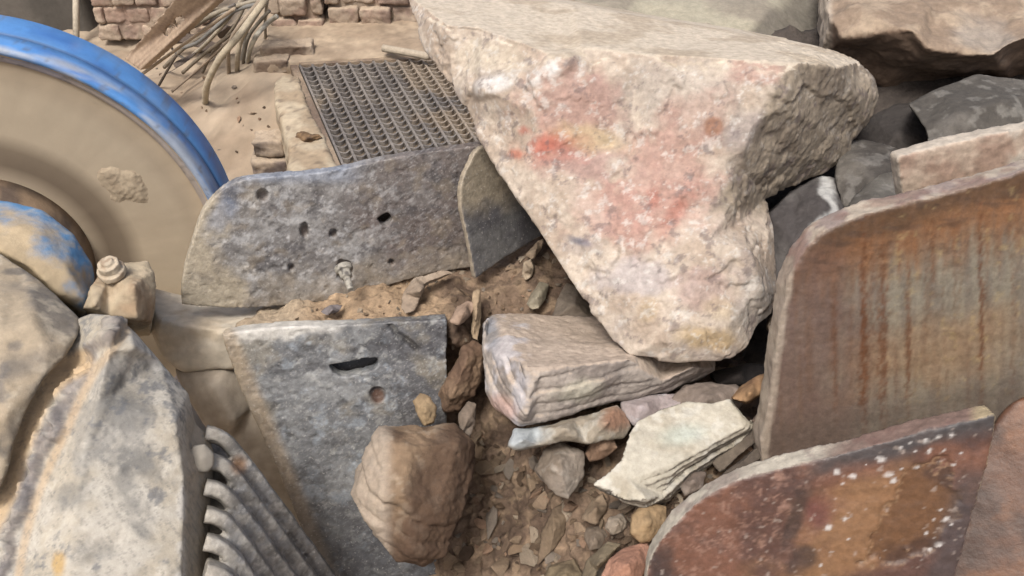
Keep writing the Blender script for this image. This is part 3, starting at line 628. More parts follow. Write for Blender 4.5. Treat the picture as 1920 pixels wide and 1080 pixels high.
# ------------------------------------------------------------------ the big boulder
B_out = [(762, -12, 2.95), (900, -6, 3.0), (1000, 2, 2.98), (1075, 8, 2.95), (1200, 32, 2.9), (1400, 64, 2.85), (1545, 96, 2.8), (1605, 118, 2.78), (1634, 148, 2.78), (1643, 180, 2.8), (1627, 228, 2.82), (1602, 258, 2.82), (1592, 300, 2.82), (1530, 332, 2.78), (1490, 352, 2.74), (1430, 372, 2.66),
         (1446, 430, 2.62), (1456, 545, 2.6), (1450, 590, 2.55), (1422, 612, 2.5), (1402, 655, 2.48), (1370, 673, 2.47), (1270, 677, 2.45), (1180, 668, 2.46), (1150, 640, 2.48), (1085, 545, 2.5), (1020, 445, 2.53), (945, 335, 2.6), (890, 240, 2.65), (850, 165, 2.7), (800, 92, 2.78), (772, 25, 2.86)]
B_in = [(838, 48, 2.68), (900, 52, 2.66), (960, 75, 2.6), (1090, 88, 2.55), (1200, 100, 2.52), (1400, 112, 2.48), (1500, 118, 2.5), (1570, 128, 2.58),
        (900, 165, 2.58), (980, 150, 2.55), (1060, 112, 2.51), (1130, 160, 2.52), (1180, 260, 2.55), (1160, 330, 2.53), (1010, 300, 2.54), (1000, 210, 2.52),
        (1350, 200, 2.45), (1440, 160, 2.46), (1460, 205, 2.47), (1412, 235, 2.46), (1395, 285, 2.47), (1400, 330, 2.52), (1250, 280, 2.50), (1360, 300, 2.47), (1380, 375, 2.49), (1398, 405, 2.58), (1375, 430, 2.5),
        (1240, 400, 2.47), (1120, 440, 2.48), (1330, 445, 2.43), (1400, 470, 2.44), (1425, 540, 2.45), (1300, 560, 2.40), (1180, 560, 2.43), (1240, 640, 2.41), (1360, 620, 2.42), (1530, 230, 2.6), (1600, 180, 2.68), (1500, 300, 2.64)]
me = rock_mesh(B_out, B_in, .45, .78, (0, -30), voxel=.0045, smooth=1)
def d_b(V, N, px, py):
    d = rockfn(.004, 5, 61, ridge=.2, fine=.0007)(V, N, px, py)
    f = ss(-(N@np.array(FW)), .1, .5)
    top = ss(N[:, 2], .8, .95)
    d = d + .008*(1-top)*(ss(fbm(V, 3.2, 5, 41), -.02, .05)-.5) + .003*(1-top)*(ss(fbm(V, 7, 4, 43), .1, .14)-.5)
    d = d*(1-.88*top) + f*(.001*ss(fbm(V, 11, 4, 8), 0, .2) - .0005*ss(ridged(V, 8, 3, 9), .6, .9))
    lump = [(900, 168), (950, 150), (1000, 148), (1060, 116)]
    d = d + f*.012*stroke(px, py, lump, 18, .6)
    fl = ss(px+(py-240)*.1, 1400, 1450)*ss(py, 420, 350)
    return d + fl*(.003*ss(fbm(V, 20, 4, 15), 0, .3)-.002*ss(ridged(V, 10, 3, 19), .6, .9))
displace(me, d_b)
def c_b(V, N, px, py):
    n1 = .55*fbm(V, 11, 6, 71, .62)
    c = mix(S(212, 193, 171), S(192, 170, 147), ss(fbm(V, 6, 6, 72, .6), -.3, .4)); c = mix(c, S(176, 160, 148), .6*ss(fbm(V, 5, 6, 172, .65), .15, .6))
    def bl(col, k, *b, soft=.45): 
        nonlocal c
        c = mix(c, np.array(col), k*.78*blob(px, py, *b, soft=soft, nz=n1))
    bl(S(186, 174, 160), .7, 1260, 180, 130, 60, 0)
    bl(S(188, 142, 128), .85, 1080, 200, 95, 65, 10)
    bl(S(176, 132, 124), .8, 1090, 300, 75, 40, 5)
    bl(S(186, 140, 124), .8, 1255, 320, 85, 80, 0)
    bl(S(196, 146, 130), .65, 1220, 395, 130, 55, -5, soft=.7)
    bl(S(190, 142, 126), .7, 1130, 400, 75, 40, 30)
    bl(S(192, 150, 132), .6, 1290, 230, 90, 45, -35)
    bl(S(190, 140, 124), .7, 1420, 130, 55, 22, 0)
    bl(S(214, 188, 140), .85, 1105, 258, 60, 24, 10)
    bl(S(204, 112, 88), .7, 1030, 278, 50, 26, -8, soft=.9); bl(S(206, 100, 72), .65, 1022, 272, 32, 13, -8, soft=.8)
    bl(S(190, 92, 72), .8, 985, 245, 14, 12, 0)
    bl(S(200, 100, 70), .8, 970, 290, 18, 10, 0)
    bl(S(184, 108, 86), .65, 1268, 400, 14, 48, 35, soft=.8)
    bl(S(180, 96, 76), .6, 1225, 370, 12, 18, 0)
    bl(S(156, 98, 60), .85, 1338, 236, 15, 13, 0)
    bl(S(84, 92, 118), .85, 1085, 452, 22, 8, 15, soft=.6)
    bl(S(130, 120, 128), .5, 1400, 250, 30, 50, 20)
    bl(S(186, 178, 182), .6, 1190, 520, 70, 30, 0)
    bl(S(176, 140, 134), .6, 1330, 540, 60, 35, 0)
    bl(S(200, 166, 104), .8, 1325, 635, 45, 22, 10)
    bl(S(205, 180, 135), .5, 1350, 575, 24, 22, 0)
    bl(S(190, 160, 110), .6, 1215, 580, 22, 18, 0)
    bl(S(168, 164, 158), .6, 1415, 570, 30, 60, 10)
    bl(S(214, 198, 172), .8, 920, 110, 60, 35, 10)
    bl(S(212, 190, 170), .7, 1080, 370, 60, 30, 45)
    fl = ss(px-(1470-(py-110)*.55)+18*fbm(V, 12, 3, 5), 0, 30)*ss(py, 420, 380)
    c = mix(c, mix(S(158, 142, 120), S(132, 117, 99), ss(fbm(V, 9, 5, 33), -.1, .4)), .95*fl)  # brown flank, with the shade of this side painted into it
    c = mix(c, S(226, 218, 206), .5*ss(fbm(V, 24, 6, 78, .75), .35, .8)*(1-.6*fl))
    c = mix(c, S(232, 226, 218), .9*stroke(px, py, [(905, 165), (960, 148), (1005, 146), (1060, 116), (1075, 130)], 14, .7)*ss(n1, -.25, .1))
    c = mix(c, S(120, 104, 102), .55*ss(fbm(V, 20, 6, 79, .7), .4, .8))
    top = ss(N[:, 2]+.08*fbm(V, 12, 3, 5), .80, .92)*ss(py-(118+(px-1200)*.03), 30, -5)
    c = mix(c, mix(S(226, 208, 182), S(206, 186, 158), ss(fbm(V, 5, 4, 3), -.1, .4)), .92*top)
    return c*(1+.2*fbm(V, 55, 4, 7))[:, None]
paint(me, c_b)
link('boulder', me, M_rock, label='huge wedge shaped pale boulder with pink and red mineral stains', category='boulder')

def rock(name, label, out, inn=(), thick=.2, bs=.8, boff=(0, 0), vox=.006, disp=None, col=None, mat_=None, cat='rock', **pr):
    me = rock_mesh(out, inn, thick, bs, boff, vox, 1)
    displace(me, disp or rockfn(.006, 12, len(label))); paint(me, col)
    return link(name, me, mat_ or M_rock, label=label, category=cat, **pr)
# slab below the boulder
def c_s1(V, N, px, py):
    c = mix(S(190, 176, 162), S(160, 147, 136), ss(fbm(V, 7, 6, 3, .65), -.2, .4))
    c = mix(c, S(205, 182, 158), .8*ss(N[:, 2]+.2*fbm(V, 9, 3, 3), .5, .8))
    c = mix(c, S(205, 200, 202), .7*ss(px, 1000, 980)*ss(fbm(V, 12, 4, 5), -.1, .3))
    c = mix(c, S(196, 190, 165), .6*blob(px, py, 1085, 735, 40, 18, -10, .5, .5*fbm(V, 15, 3, 3)))
    c = mix(c, S(112, 122, 132), .6*blob(px, py, 922, 625, 14, 30, 0, .6))
    c = mix(c, S(205, 160, 138), .7*blob(px, py, 940, 765, 30, 22, 30, .5))
    return c*(1+.22*fbm(V, 45, 4, 7))[:, None]
rock('slab_rock', 'thick pinkish grey slab rock lying right under the huge boulder', [(906, 606, 2.55), (925, 590, 2.66), (1020, 592, 2.72), (1140, 596, 2.75), (1260, 620, 2.75), (1340, 660, 2.7), (1338, 692, 2.62), (1305, 712, 2.6), (1250, 735, 2.56), (1150, 752, 2.5), (1100, 766, 2.47), (1000, 795, 2.44), (972, 796, 2.44), (948, 778, 2.46), (925, 758, 2.49), (912, 735, 2.51), (907, 650, 2.53)],
     [(986, 684, 2.36), (1012, 690, 2.36), (1090, 684, 2.39), (1180, 674, 2.42), (1300, 688, 2.5), (985, 780, 2.38), (1100, 735, 2.42), (1240, 715, 2.5)], .35, .85, vox=.005,
     disp=rockfn(.006, 10, 5, strata=((0.05, -.25, 1), .038, .010)), col=c_s1)
def c_cream(V, N, px, py):
    side = ss(.62-(N@np.array(nC)), 0, .25)
    c = mix(S(210, 200, 178), S(192, 180, 156), ss(fbm(V, 8, 4, 3), -.2, .4)); c = mix(c, S(226, 219, 202), .6*ss(fbm(V, 16, 4, 6), .1, .4))
    c = mix(c, S(190, 205, 190), .5*blob(px, py, 1280, 815, 40, 18, -10, .7))
    c = mix(c, mix(S(150, 138, 122), S(86, 78, 70), ss(fbm(V*np.array([1, 1, 6]), 12, 3, 9), -.2, .3)), .85*side)
    return c*(1+.12*fbm(V, 45, 4, 7))[:, None]
nC = Vector(P(1300, 760, 2.42)-P(1150, 900, 2.28)).cross(P(1400, 790, 2.40)-P(1150, 900, 2.28)).normalized(); nC = nC if nC.dot(FW) < 0 else -nC
rock('flat_rock', 'cream coloured flat flagstone with dark layered edge, brightest of the stones', [(1112, 908, 2.28), (1138, 888, 2.29), (1166, 860, 2.31), (1178, 815, 2.35), (1192, 790, 2.38), (1240, 765, 2.41), (1285, 752, 2.43), (1330, 756, 2.43), (1368, 747, 2.44), (1388, 775, 2.42), (1400, 790, 2.41), (1420, 790, 2.43), (1422, 806, 2.46), (1345, 858, 2.42), (1300, 885, 2.38), (1245, 930, 2.33), (1206, 946, 2.3), (1165, 935, 2.28), (1145, 922, 2.275)],
     [(1392, 800, 2.39), (1330, 835, 2.355), (1262, 872, 2.315), (1212, 935, 2.265), (1250, 820, 2.36), (1180, 900, 2.285), (1350, 780, 2.40)], .05, .98, (10, 12), vox=.004, disp=rockfn(.0025, 14, 5, fine=.001, strata=(tuple(nC), .012, .008)), col=c_cream, cat='flagstone')
G_ = lambda r, g, b, r2, g2, b2, **k: rockcol(S(r, g, b), S(r2, g2, b2), **k)
def c_wedge(V, N, px, py):
    c = G_(172, 158, 136, 150, 136, 116, light=S(205, 198, 182), seed=3)(V, N, px, py)
    c = mix(c, S(196, 204, 206), .85*blob(px, py, 985, 815, 38, 24, -15, .5, .3*fbm(V, 20, 3, 4)))
    return mix(c, S(178, 126, 92), .8*blob(px, py, 1155, 785, 28, 22, 0, .5, .3*fbm(V, 20, 3, 4)))
rock('wedge_rock', 'grey wedge shaped rock with whitish tip under the pinkish slab', [(950, 838, 2.42), (966, 805, 2.46), (1000, 800, 2.46), (1080, 785, 2.46), (1130, 770, 2.46), (1158, 760, 2.48), (1172, 775, 2.48), (1182, 800, 2.47), (1170, 822, 2.44), (1130, 826, 2.42), (1100, 832, 2.42), (1060, 826, 2.42), (1010, 836, 2.42), (965, 847, 2.42)], [(985, 822, 2.38), (1060, 803, 2.38), (1140, 790, 2.38)], .14, .8, vox=.005, col=c_wedge)
rock('pale_rock', 'small pinkish white rock between the slab and the cream flagstone', [(1162, 752, 2.52), (1185, 742, 2.54), (1250, 738, 2.55), (1290, 742, 2.55), (1275, 765, 2.5), (1230, 782, 2.48), (1190, 800, 2.47), (1170, 780, 2.49)], [(1200, 762, 2.45)], .15, .8, col=G_(196, 180, 176, 170, 152, 146, light=S(215, 208, 208)))
rock('grey_rock', 'grey brown rock directly behind the cream flagstone', [(1255, 748, 2.52), (1285, 722, 2.56), (1330, 716, 2.58), (1382, 722, 2.56), (1400, 750, 2.52), (1380, 772, 2.5), (1300, 775, 2.48)], [(1330, 745, 2.47)], .15, .8, col=G_(160, 142, 128, 134, 118, 104))
rock('ochre_rock', 'angular ochre brown rock touching the left edge of the streaked plate', [(1368, 748, 2.4), (1388, 728, 2.42), (1420, 705, 2.46), (1462, 694, 2.48), (1470, 735, 2.44), (1425, 742, 2.42), (1400, 756, 2.38)], [(1405, 738, 2.36), (1440, 718, 2.4)], .14, .85, col=G_(176, 136, 92, 146, 108, 74))
rock('dark_rock', 'dark grey rock in the shadow right of the slab end', [(1330, 700, 2.72), (1400, 682, 2.75), (1450, 690, 2.75), (1450, 715, 2.7), (1400, 722, 2.66), (1345, 722, 2.66)], [(1390, 702, 2.64)], .15, .85, col=G_(72, 64, 60, 56, 50, 48))
rock('tan_rock', 'small tan rock wedged between boulder foot and streaked plate', [(1436, 612, 2.56), (1452, 590, 2.6), (1490, 572, 2.62), (1490, 640, 2.56), (1450, 636, 2.53)], [(1462, 608, 2.5)], .15, .85, col=G_(172, 152, 128, 142, 122, 100))
rock('slate_piece', 'thin brown slate leaning below the ochre rock', [(1405, 790, 2.42), (1430, 765, 2.44), (1452, 740, 2.46), (1452, 775, 2.42), (1425, 800, 2.4)], [(1430, 780, 2.38)], .04, .95, col=G_(140, 118, 100, 112, 94, 80), cat='slate', group='thin slates beside the flagstone')
for q, (lb, o) in enumerate([('dark thin slate right under the flagstone edge', [(1335, 868, 2.40), (1412, 808, 2.43), (1440, 790, 2.44), (1442, 806, 2.43), (1350, 886, 2.39)]), ('dark thin slate nearest the pale rim of the flaking plate', [(1352, 892, 2.37), (1420, 838, 2.4), (1450, 822, 2.42), (1450, 842, 2.4), (1380, 896, 2.37)]),
                             ('short brown slate between two longer dark ones', [(1340, 902, 2.38), (1385, 866, 2.4), (1410, 862, 2.4), (1370, 906, 2.37)])]):
    rock('slate_piece', lb, o, (), .03, .95, vox=.004, col=G_(120, 106, 90, 96, 84, 72, seed=q), cat='slate', group='thin slates beside the flagstone')
# falling rocks
def c_f1(V, N, px, py):
    c = G_(152, 124, 94, 118, 92, 68, light=S(190, 168, 140), dark=S(88, 68, 52), seed=5)(V, N, px, py)
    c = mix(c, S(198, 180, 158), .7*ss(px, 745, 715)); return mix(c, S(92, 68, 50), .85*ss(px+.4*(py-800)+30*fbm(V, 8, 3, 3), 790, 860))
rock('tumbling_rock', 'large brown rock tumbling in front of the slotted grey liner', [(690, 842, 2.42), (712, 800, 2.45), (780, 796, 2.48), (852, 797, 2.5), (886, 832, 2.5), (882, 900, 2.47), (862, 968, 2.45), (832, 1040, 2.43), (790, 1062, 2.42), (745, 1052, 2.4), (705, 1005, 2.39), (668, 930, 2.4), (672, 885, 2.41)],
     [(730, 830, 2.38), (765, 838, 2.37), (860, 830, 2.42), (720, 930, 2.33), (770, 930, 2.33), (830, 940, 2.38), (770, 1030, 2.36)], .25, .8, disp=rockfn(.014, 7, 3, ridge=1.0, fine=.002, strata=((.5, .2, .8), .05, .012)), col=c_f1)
rock('tumbling_rock', 'grey angular rock tumbling just below the wedge rock', [(1000, 882, 2.48), (1020, 842, 2.5), (1050, 830, 2.5), (1094, 848, 2.5), (1096, 892, 2.48), (1066, 936, 2.46), (1044, 928, 2.46), (1022, 905, 2.46)], [(1050, 860, 2.42), (1058, 905, 2.42), (1030, 880, 2.43)], .12, .8, vox=.005, col=G_(170, 155, 138, 140, 124, 106, light=S(190, 178, 162)))
rock('long_rock', 'knobbly elongated brown rock right of the grey liner plate', [(868, 648, 2.66), (890, 640, 2.68), (908, 652, 2.68), (902, 700, 2.68), (888, 742, 2.7), (862, 768, 2.7), (832, 770, 2.7), (826, 735, 2.68), (842, 700, 2.66), (858, 675, 2.66)], [(878, 670, 2.62), (860, 710, 2.62), (845, 745, 2.64)], .14, .8, vox=.005, disp=rockfn(.012, 16, 4), col=G_(158, 128, 98, 120, 92, 70))
tab = [
 ('stone_chunk', 'yellowish small stone falling above the large tumbling rock', [(775, 752, 2.55), (788, 737, 2.56), (806, 742, 2.56), (818, 762, 2.56), (814, 792, 2.55), (796, 800, 2.54), (782, 780, 2.54)], (176, 148, 108, 150, 124, 90), .06),
 ('stone_chunk', 'pale small stone falling at right of the large tumbling rock top', [(860, 775, 2.6), (878, 752, 2.62), (894, 756, 2.62), (892, 790, 2.6), (876, 832, 2.58), (862, 818, 2.58)], (172, 156, 140, 140, 122, 104), .06),
 ('stone_chunk', 'tan stone touching the pale rim below the cream flagstone', [(1180, 1002, 2.28), (1184, 965, 2.3), (1210, 942, 2.32), (1250, 948, 2.34), (1248, 985, 2.32), (1225, 1010, 2.29), (1200, 1018, 2.28)], (184, 152, 108, 160, 128, 88), .12),
 ('stone_chunk', 'orange pink slab at the bottom edge against the pale rim', [(1122, 1100, 2.22), (1140, 1050, 2.24), (1168, 1028, 2.27), (1215, 1016, 2.3), (1225, 1050, 2.26), (1190, 1100, 2.2)], (206, 152, 122, 184, 132, 104), .08),
 ('stone_chunk', 'upright brown flat stone standing in the rubble below the grey tumbling rock', [(1008, 1060, 2.56), (1016, 1000, 2.58), (1036, 955, 2.6), (1060, 938, 2.62), (1068, 965, 2.6), (1060, 1000, 2.58), (1030, 1040, 2.56)], (140, 118, 92, 112, 92, 72), .05),
 ('stone_chunk', 'whitish pebble in the rubble left of the tan stone', [(1135, 990, 2.4), (1142, 970, 2.42), (1166, 962, 2.44), (1178, 978, 2.43), (1168, 998, 2.41), (1148, 1004, 2.4)], (204, 188, 168, 182, 164, 142), .06),
 ('stone_chunk', 'grey green flat stone at the bottom left of the orange slab', [(1085, 1100, 2.34), (1100, 1050, 2.38), (1140, 1015, 2.4), (1165, 1020, 2.38), (1120, 1070, 2.34), (1105, 1110, 2.32)], (150, 134, 106, 126, 110, 86), .06),
 ('stone_chunk', 'olive brown stone at the bottom edge under the upright brown one', [(1010, 1100, 2.48), (1030, 1060, 2.5), (1075, 1050, 2.5), (1092, 1075, 2.47), (1080, 1110, 2.45)], (158, 138, 104, 128, 110, 84), .1),
 ('stone_chunk', 'brown triangular stone right below the tip of the flagstone', [(1090, 975, 2.5), (1112, 935, 2.53), (1130, 925, 2.52), (1140, 950, 2.5), (1118, 985, 2.48)], (164, 140, 112, 134, 112, 88), .07),
 ('stone_chunk', 'rounded grey stone left of the whitish pebble', [(1095, 1015, 2.5), (1100, 990, 2.52), (1125, 985, 2.52), (1140, 1005, 2.5), (1125, 1030, 2.47), (1105, 1032, 2.47)], (150, 132, 112, 126, 108, 90), .08),
 ('stone_chunk', 'reddish angular stone tucked under the right end of the wedge rock', [(1095, 850, 2.5), (1120, 812, 2.48), (1150, 815, 2.46), (1160, 840, 2.46), (1130, 862, 2.47), (1105, 866, 2.48)], (176, 146, 118, 148, 116, 90), .08),
 ('stone_chunk', 'pale stone leaning in the gap below the flagstone edge', [(1270, 905, 2.38), (1300, 880, 2.4), (1325, 885, 2.4), (1318, 915, 2.37), (1285, 930, 2.36)], (162, 146, 132, 136, 118, 104), .07),
 ('ledge_stone', 'pale irregular stone flake on the dirt ledge under the bolt', [(750, 578, 2.70), (756, 550, 2.74), (778, 522, 2.78), (832, 506, 2.82), (852, 512, 2.82), (815, 524, 2.79), (798, 532, 2.77), (788, 560, 2.73), (776, 584, 2.7), (760, 588, 2.69)], (196, 176, 152, 170, 148, 124), .05),
 ('ledge_stone', 'small pinkish stone overhanging the right corner of the liner plate', [(843, 603, 2.64), (858, 575, 2.67), (878, 565, 2.7), (894, 572, 2.7), (884, 592, 2.67), (860, 610, 2.63)], (188, 158, 132, 160, 132, 108), .05),
 ('ledge_stone', 'flat dark grey flake on the ledge dirt right of the bolt shadow', [(598, 584, 2.72), (620, 572, 2.74), (645, 571, 2.75), (638, 583, 2.73), (612, 592, 2.71)], (140, 130, 128, 116, 106, 104), .02),
 ('ledge_stone', 'pale upright stone in the dirt between guard plate and boulder', [(978, 512, 2.86), (982, 492, 2.88), (996, 484, 2.88), (1002, 500, 2.88), (998, 518, 2.86), (986, 526, 2.85)], (202, 182, 152, 176, 154, 126), .04),
 ('ledge_stone', 'greenish grey flat stone leaning in the dirt left of the boulder', [(988, 570, 2.8), (1000, 545, 2.83), (1012, 528, 2.85), (1030, 532, 2.85), (1024, 560, 2.82), (1010, 580, 2.79), (996, 582, 2.79)], (176, 164, 138, 148, 136, 112), .05),
 ('ledge_stone', 'striped grey brown rock behind the slab, touching the boulder side', [(1034, 600, 2.74), (1046, 560, 2.78), (1062, 530, 2.82), (1085, 540, 2.82), (1120, 590, 2.78), (1118, 606, 2.74)], (160, 142, 118, 124, 110, 94), .12),
 ('ledge_stone', 'brown splinter sloping against the boulder above the pale upright stone', [(985, 478, 2.9), (1008, 452, 2.92), (1020, 448, 2.92), (1016, 466, 2.9), (998, 486, 2.88)], (172, 148, 120, 138, 114, 90), .05),
 ('ledge_stone', 'tan splinter standing vertical below the tip of the guard plate', [(884, 570, 2.7), (888, 545, 2.72), (900, 540, 2.73), (901, 600, 2.7), (897, 640, 2.68), (886, 636, 2.68)], (178, 152, 118, 150, 124, 94), .04),
]
for q, (nm, lb, o, cc, th) in enumerate(tab):
    rock(nm, lb, o, [(sum(p[0] for p in o)/len(o), sum(p[1] for p in o)/len(o), min(p[2] for p in o)-.02)], th, .85, vox=.004, disp=rockfn(.004, 22, q), col=G_(*cc, seed=q, light=None), cat='stone')
# dark rocks behind the hopper
rock('dark_boulder', 'smooth dark grey rock above the pink topped backing plate', [(1704, 196, 2.85), (1760, 166, 2.9), (1832, 141, 2.95), (1900, 150, 2.95), (2000, 160, 2.95), (2000, 260, 2.75), (1860, 262, 2.72), (1742, 285, 2.7), (1735, 240, 2.75)], [(1800, 215, 2.72), (1880, 190, 2.76)], .3, .85, disp=rockfn(.006, 6, 3, ridge=.3), col=G_(124, 117, 108, 92, 86, 78, light=S(146, 140, 130)))
rock('dark_boulder', 'darkest round rock in the hollow behind the boulder', [(1600, 262, 3.05), (1625, 225, 3.1), (1680, 195, 3.12), (1740, 190, 3.1), (1760, 260, 3.0), (1720, 300, 2.95), (1650, 290, 2.95)], [(1680, 250, 2.95)], .3, .85, col=G_(74, 68, 64, 58, 52, 49))
rock('dark_boulder', 'dark grey rock with flat top between boulder and backing plate', [(1570, 300, 2.78), (1590, 265, 2.86), (1630, 262, 2.88), (1682, 280, 2.84), (1700, 330, 2.75), (1650, 400, 2.68), (1590, 400, 2.68), (1566, 350, 2.72)], [(1600, 300, 2.74), (1670, 305, 2.74), (1630, 340, 2.68)], .25, .85, col=G_(114, 107, 98, 84, 78, 72, light=S(144, 138, 130)))
rock('dark_boulder', 'grey angular rock peeking above the left corner of the streaked plate', [(1575, 420, 2.52), (1600, 370, 2.6), (1650, 330, 2.66), (1700, 318, 2.66), (1710, 380, 2.55), (1650, 420, 2.5)], [(1640, 365, 2.56), (1612, 395, 2.52)], .2, .9, col=G_(128, 122, 112, 100, 94, 86, light=S(154, 148, 138)))
def c_ws(V, N, px, py):
    c = G_(112, 106, 102, 88, 82, 80, seed=4)(V, N, px, py)
    return mix(c, S(216, 214, 208), .85*stroke(px+14*fbm(V, 14, 3, 3), py, [(1545, 335), (1560, 370), (1558, 400), (1530, 430)], 11, .6))
rock('streaked_rock', 'dark rock with a white vein between boulder and streaked plate', [(1440, 400, 2.72), (1490, 352, 2.78), (1530, 330, 2.8), (1575, 335, 2.78), (1585, 420, 2.65), (1540, 480, 2.6), (1500, 560, 2.58), (1470, 600, 2.6), (1452, 560, 2.64), (1446, 470, 2.68)], [(1540, 400, 2.62), (1490, 450, 2.62)], .3, .85, col=c_ws)
def c_t1(V, N, px, py):
    c = mix(S(186, 176, 150), S(164, 152, 132), ss(fbm(V, 4, 4, 3), -.2, .3))
    c = mix(c, S(124, 116, 104), .85*ss(px-1390+(60-py)*-1.0+30*fbm(V, 5, 3, 4), 0, 40)); return c*(1+.14*fbm(V, 30, 4, 7))[:, None]
rock('background_rock', 'pale greenish flat rock behind the top edge of the boulder', [(1070, -60, 3.9), (1545, -60, 3.9), (1545, 110, 3.55), (1400, 110, 3.4), (1230, 90, 3.4), (1078, 12, 3.5)], [(1420, 40, 3.5), (1200, 0, 3.6), (1380, 60, 3.45)], .5, .9, vox=.01, disp=rockfn(.012, 4, 3, ridge=.3), col=c_t1)
def c_t2(V, N, px, py):
    c = mix(S(186, 162, 134), S(160, 136, 112), ss(fbm(V, 5, 6, 3, .65), -.2, .3))
    c = mix(c, S(170, 160, 148), .6*blob(px, py, 1850, 70, 60, 30, 20, .6, .5*fbm(V, 10, 3, 4)))
    c = mix(c, S(118, 92, 72), .8*ss(-N[:, 2]+.2*fbm(V, 8, 3, 4), -.35, .05))  # overhang shade painted in: faces turned downward go darker
    c = mix(c, S(208, 190, 168), .8*ss(px, 1566, 1552)); return c*(1+.2*fbm(V, 30, 5, 7))[:, None]
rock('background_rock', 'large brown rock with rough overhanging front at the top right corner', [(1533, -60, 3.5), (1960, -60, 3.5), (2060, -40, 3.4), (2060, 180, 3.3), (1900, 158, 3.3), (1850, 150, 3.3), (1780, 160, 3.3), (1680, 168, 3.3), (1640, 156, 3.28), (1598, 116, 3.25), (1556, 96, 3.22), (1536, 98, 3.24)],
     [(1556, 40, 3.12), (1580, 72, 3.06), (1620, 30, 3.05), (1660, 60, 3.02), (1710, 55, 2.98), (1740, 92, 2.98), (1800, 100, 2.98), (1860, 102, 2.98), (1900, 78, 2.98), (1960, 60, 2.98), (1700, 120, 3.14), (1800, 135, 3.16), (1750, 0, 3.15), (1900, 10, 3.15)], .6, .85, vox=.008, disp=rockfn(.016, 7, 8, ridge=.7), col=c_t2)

# ------------------------------------------------------------------ small stones scattered on the soil
def drop(px, py, maxd=9):
    r = ray(px, py).normalized(); best = None; bi = -1
    for i_, b in enumerate(BV):
        h = b.ray_cast(CAM, r, maxd)
        if h[0] is not None and (best is None or h[3] < best[3]): best = h; bi = i_
    return best if bi in SOILBV else None
protos = []
for k in range(12):
    rs = np.random.RandomState(50+k); bm = bmesh.new()
    for _ in range(9):
        v = rs.randn(3); v /= np.linalg.norm(v); v *= np.array([1, rs.uniform(.5, .85), rs.uniform(.22, .6)])*rs.uniform(.85, 1.05); bm.verts.new(v)
    bmesh.ops.convex_hull(bm, input=bm.verts); bmesh.ops.delete(bm, geom=[v for v in bm.verts if not v.link_faces], context='VERTS')
    m = bpy.data.meshes.new('m'); bm.to_mesh(m); bm.free(); 
    bm = bmesh.new(); bm.from_mesh(m); bmesh.ops.bevel(bm, geom=bm.edges[:], offset=.05, segments=1, affect='EDGES'); bmesh.ops.triangulate(bm, faces=bm.faces)
    bmesh.ops.subdivide_edges(bm, edges=bm.edges[:], cuts=2, use_grid_fill=True); bm.to_mesh(m); bm.free()
    displace(m, lambda V, N, px, py: .035*fbm(V, 2.6, 4, k))
    V = verts(m); c = (np.ones((len(V), 3))*.9)*(1+.25*fbm(V, 2.5, 4, k+3))[:, None]
    a = m.color_attributes.new('Col', 'FLOAT_COLOR', 'POINT'); a.data.foreach_set('color', np.concatenate([np.clip(c, .2, 1.3), np.ones((len(V), 1))], 1).ravel())
    m.materials.append(M_stone); protos.append(m)
TINTS = [S(176, 148, 118, 1), S(150, 122, 94, 1), S(196, 174, 146, 1), S(132, 108, 86, 1), S(160, 144, 126, 1), S(120, 96, 74, 1), S(188, 150, 118, 1)]
USED = set()
CN = ['tan', 'brown', 'pale', 'dark brown', 'grey', 'deep brown', 'pinkish']
ANCH = [(1035, 1000, 'the upright brown flat stone'), (1048, 885, 'the grey tumbling rock'), (1155, 985, 'the whitish pebble'), (1118, 1008, 'the rounded grey stone'), (1112, 955, 'the brown triangular stone'), (1215, 980, 'the tan stone by the pale rim'),
        (1165, 1060, 'the orange pink slab'), (1050, 1075, 'the olive brown stone'), (875, 930, 'the large tumbling rock'), (870, 705, 'the knobbly long rock'), (955, 810, 'the whitish wedge tip'), (910, 700, 'the left face of the slab rock'),
        (990, 505, 'the pale upright stone'), (1010, 555, 'the greenish flat stone'), (1075, 570, 'the striped rock behind the slab'), (895, 600, 'the vertical tan splinter'), (790, 545, 'the pale irregular flake'), (650, 530, 'the plate bolt'), (620, 582, 'the flat dark flake'),
        (865, 590, 'the overhanging pinkish stone'), (740, 600, 'the top edge of the slotted plate'), (1290, 905, 'the pale stone in the gap'), (1400, 840, 'the dark thin slates'), (1130, 840, 'the reddish angular stone'), (700, 545, 'the foot of the holed plate'), (940, 870, 'the bare brown slope'), (940, 1040, 'the dark end of the rubble')]
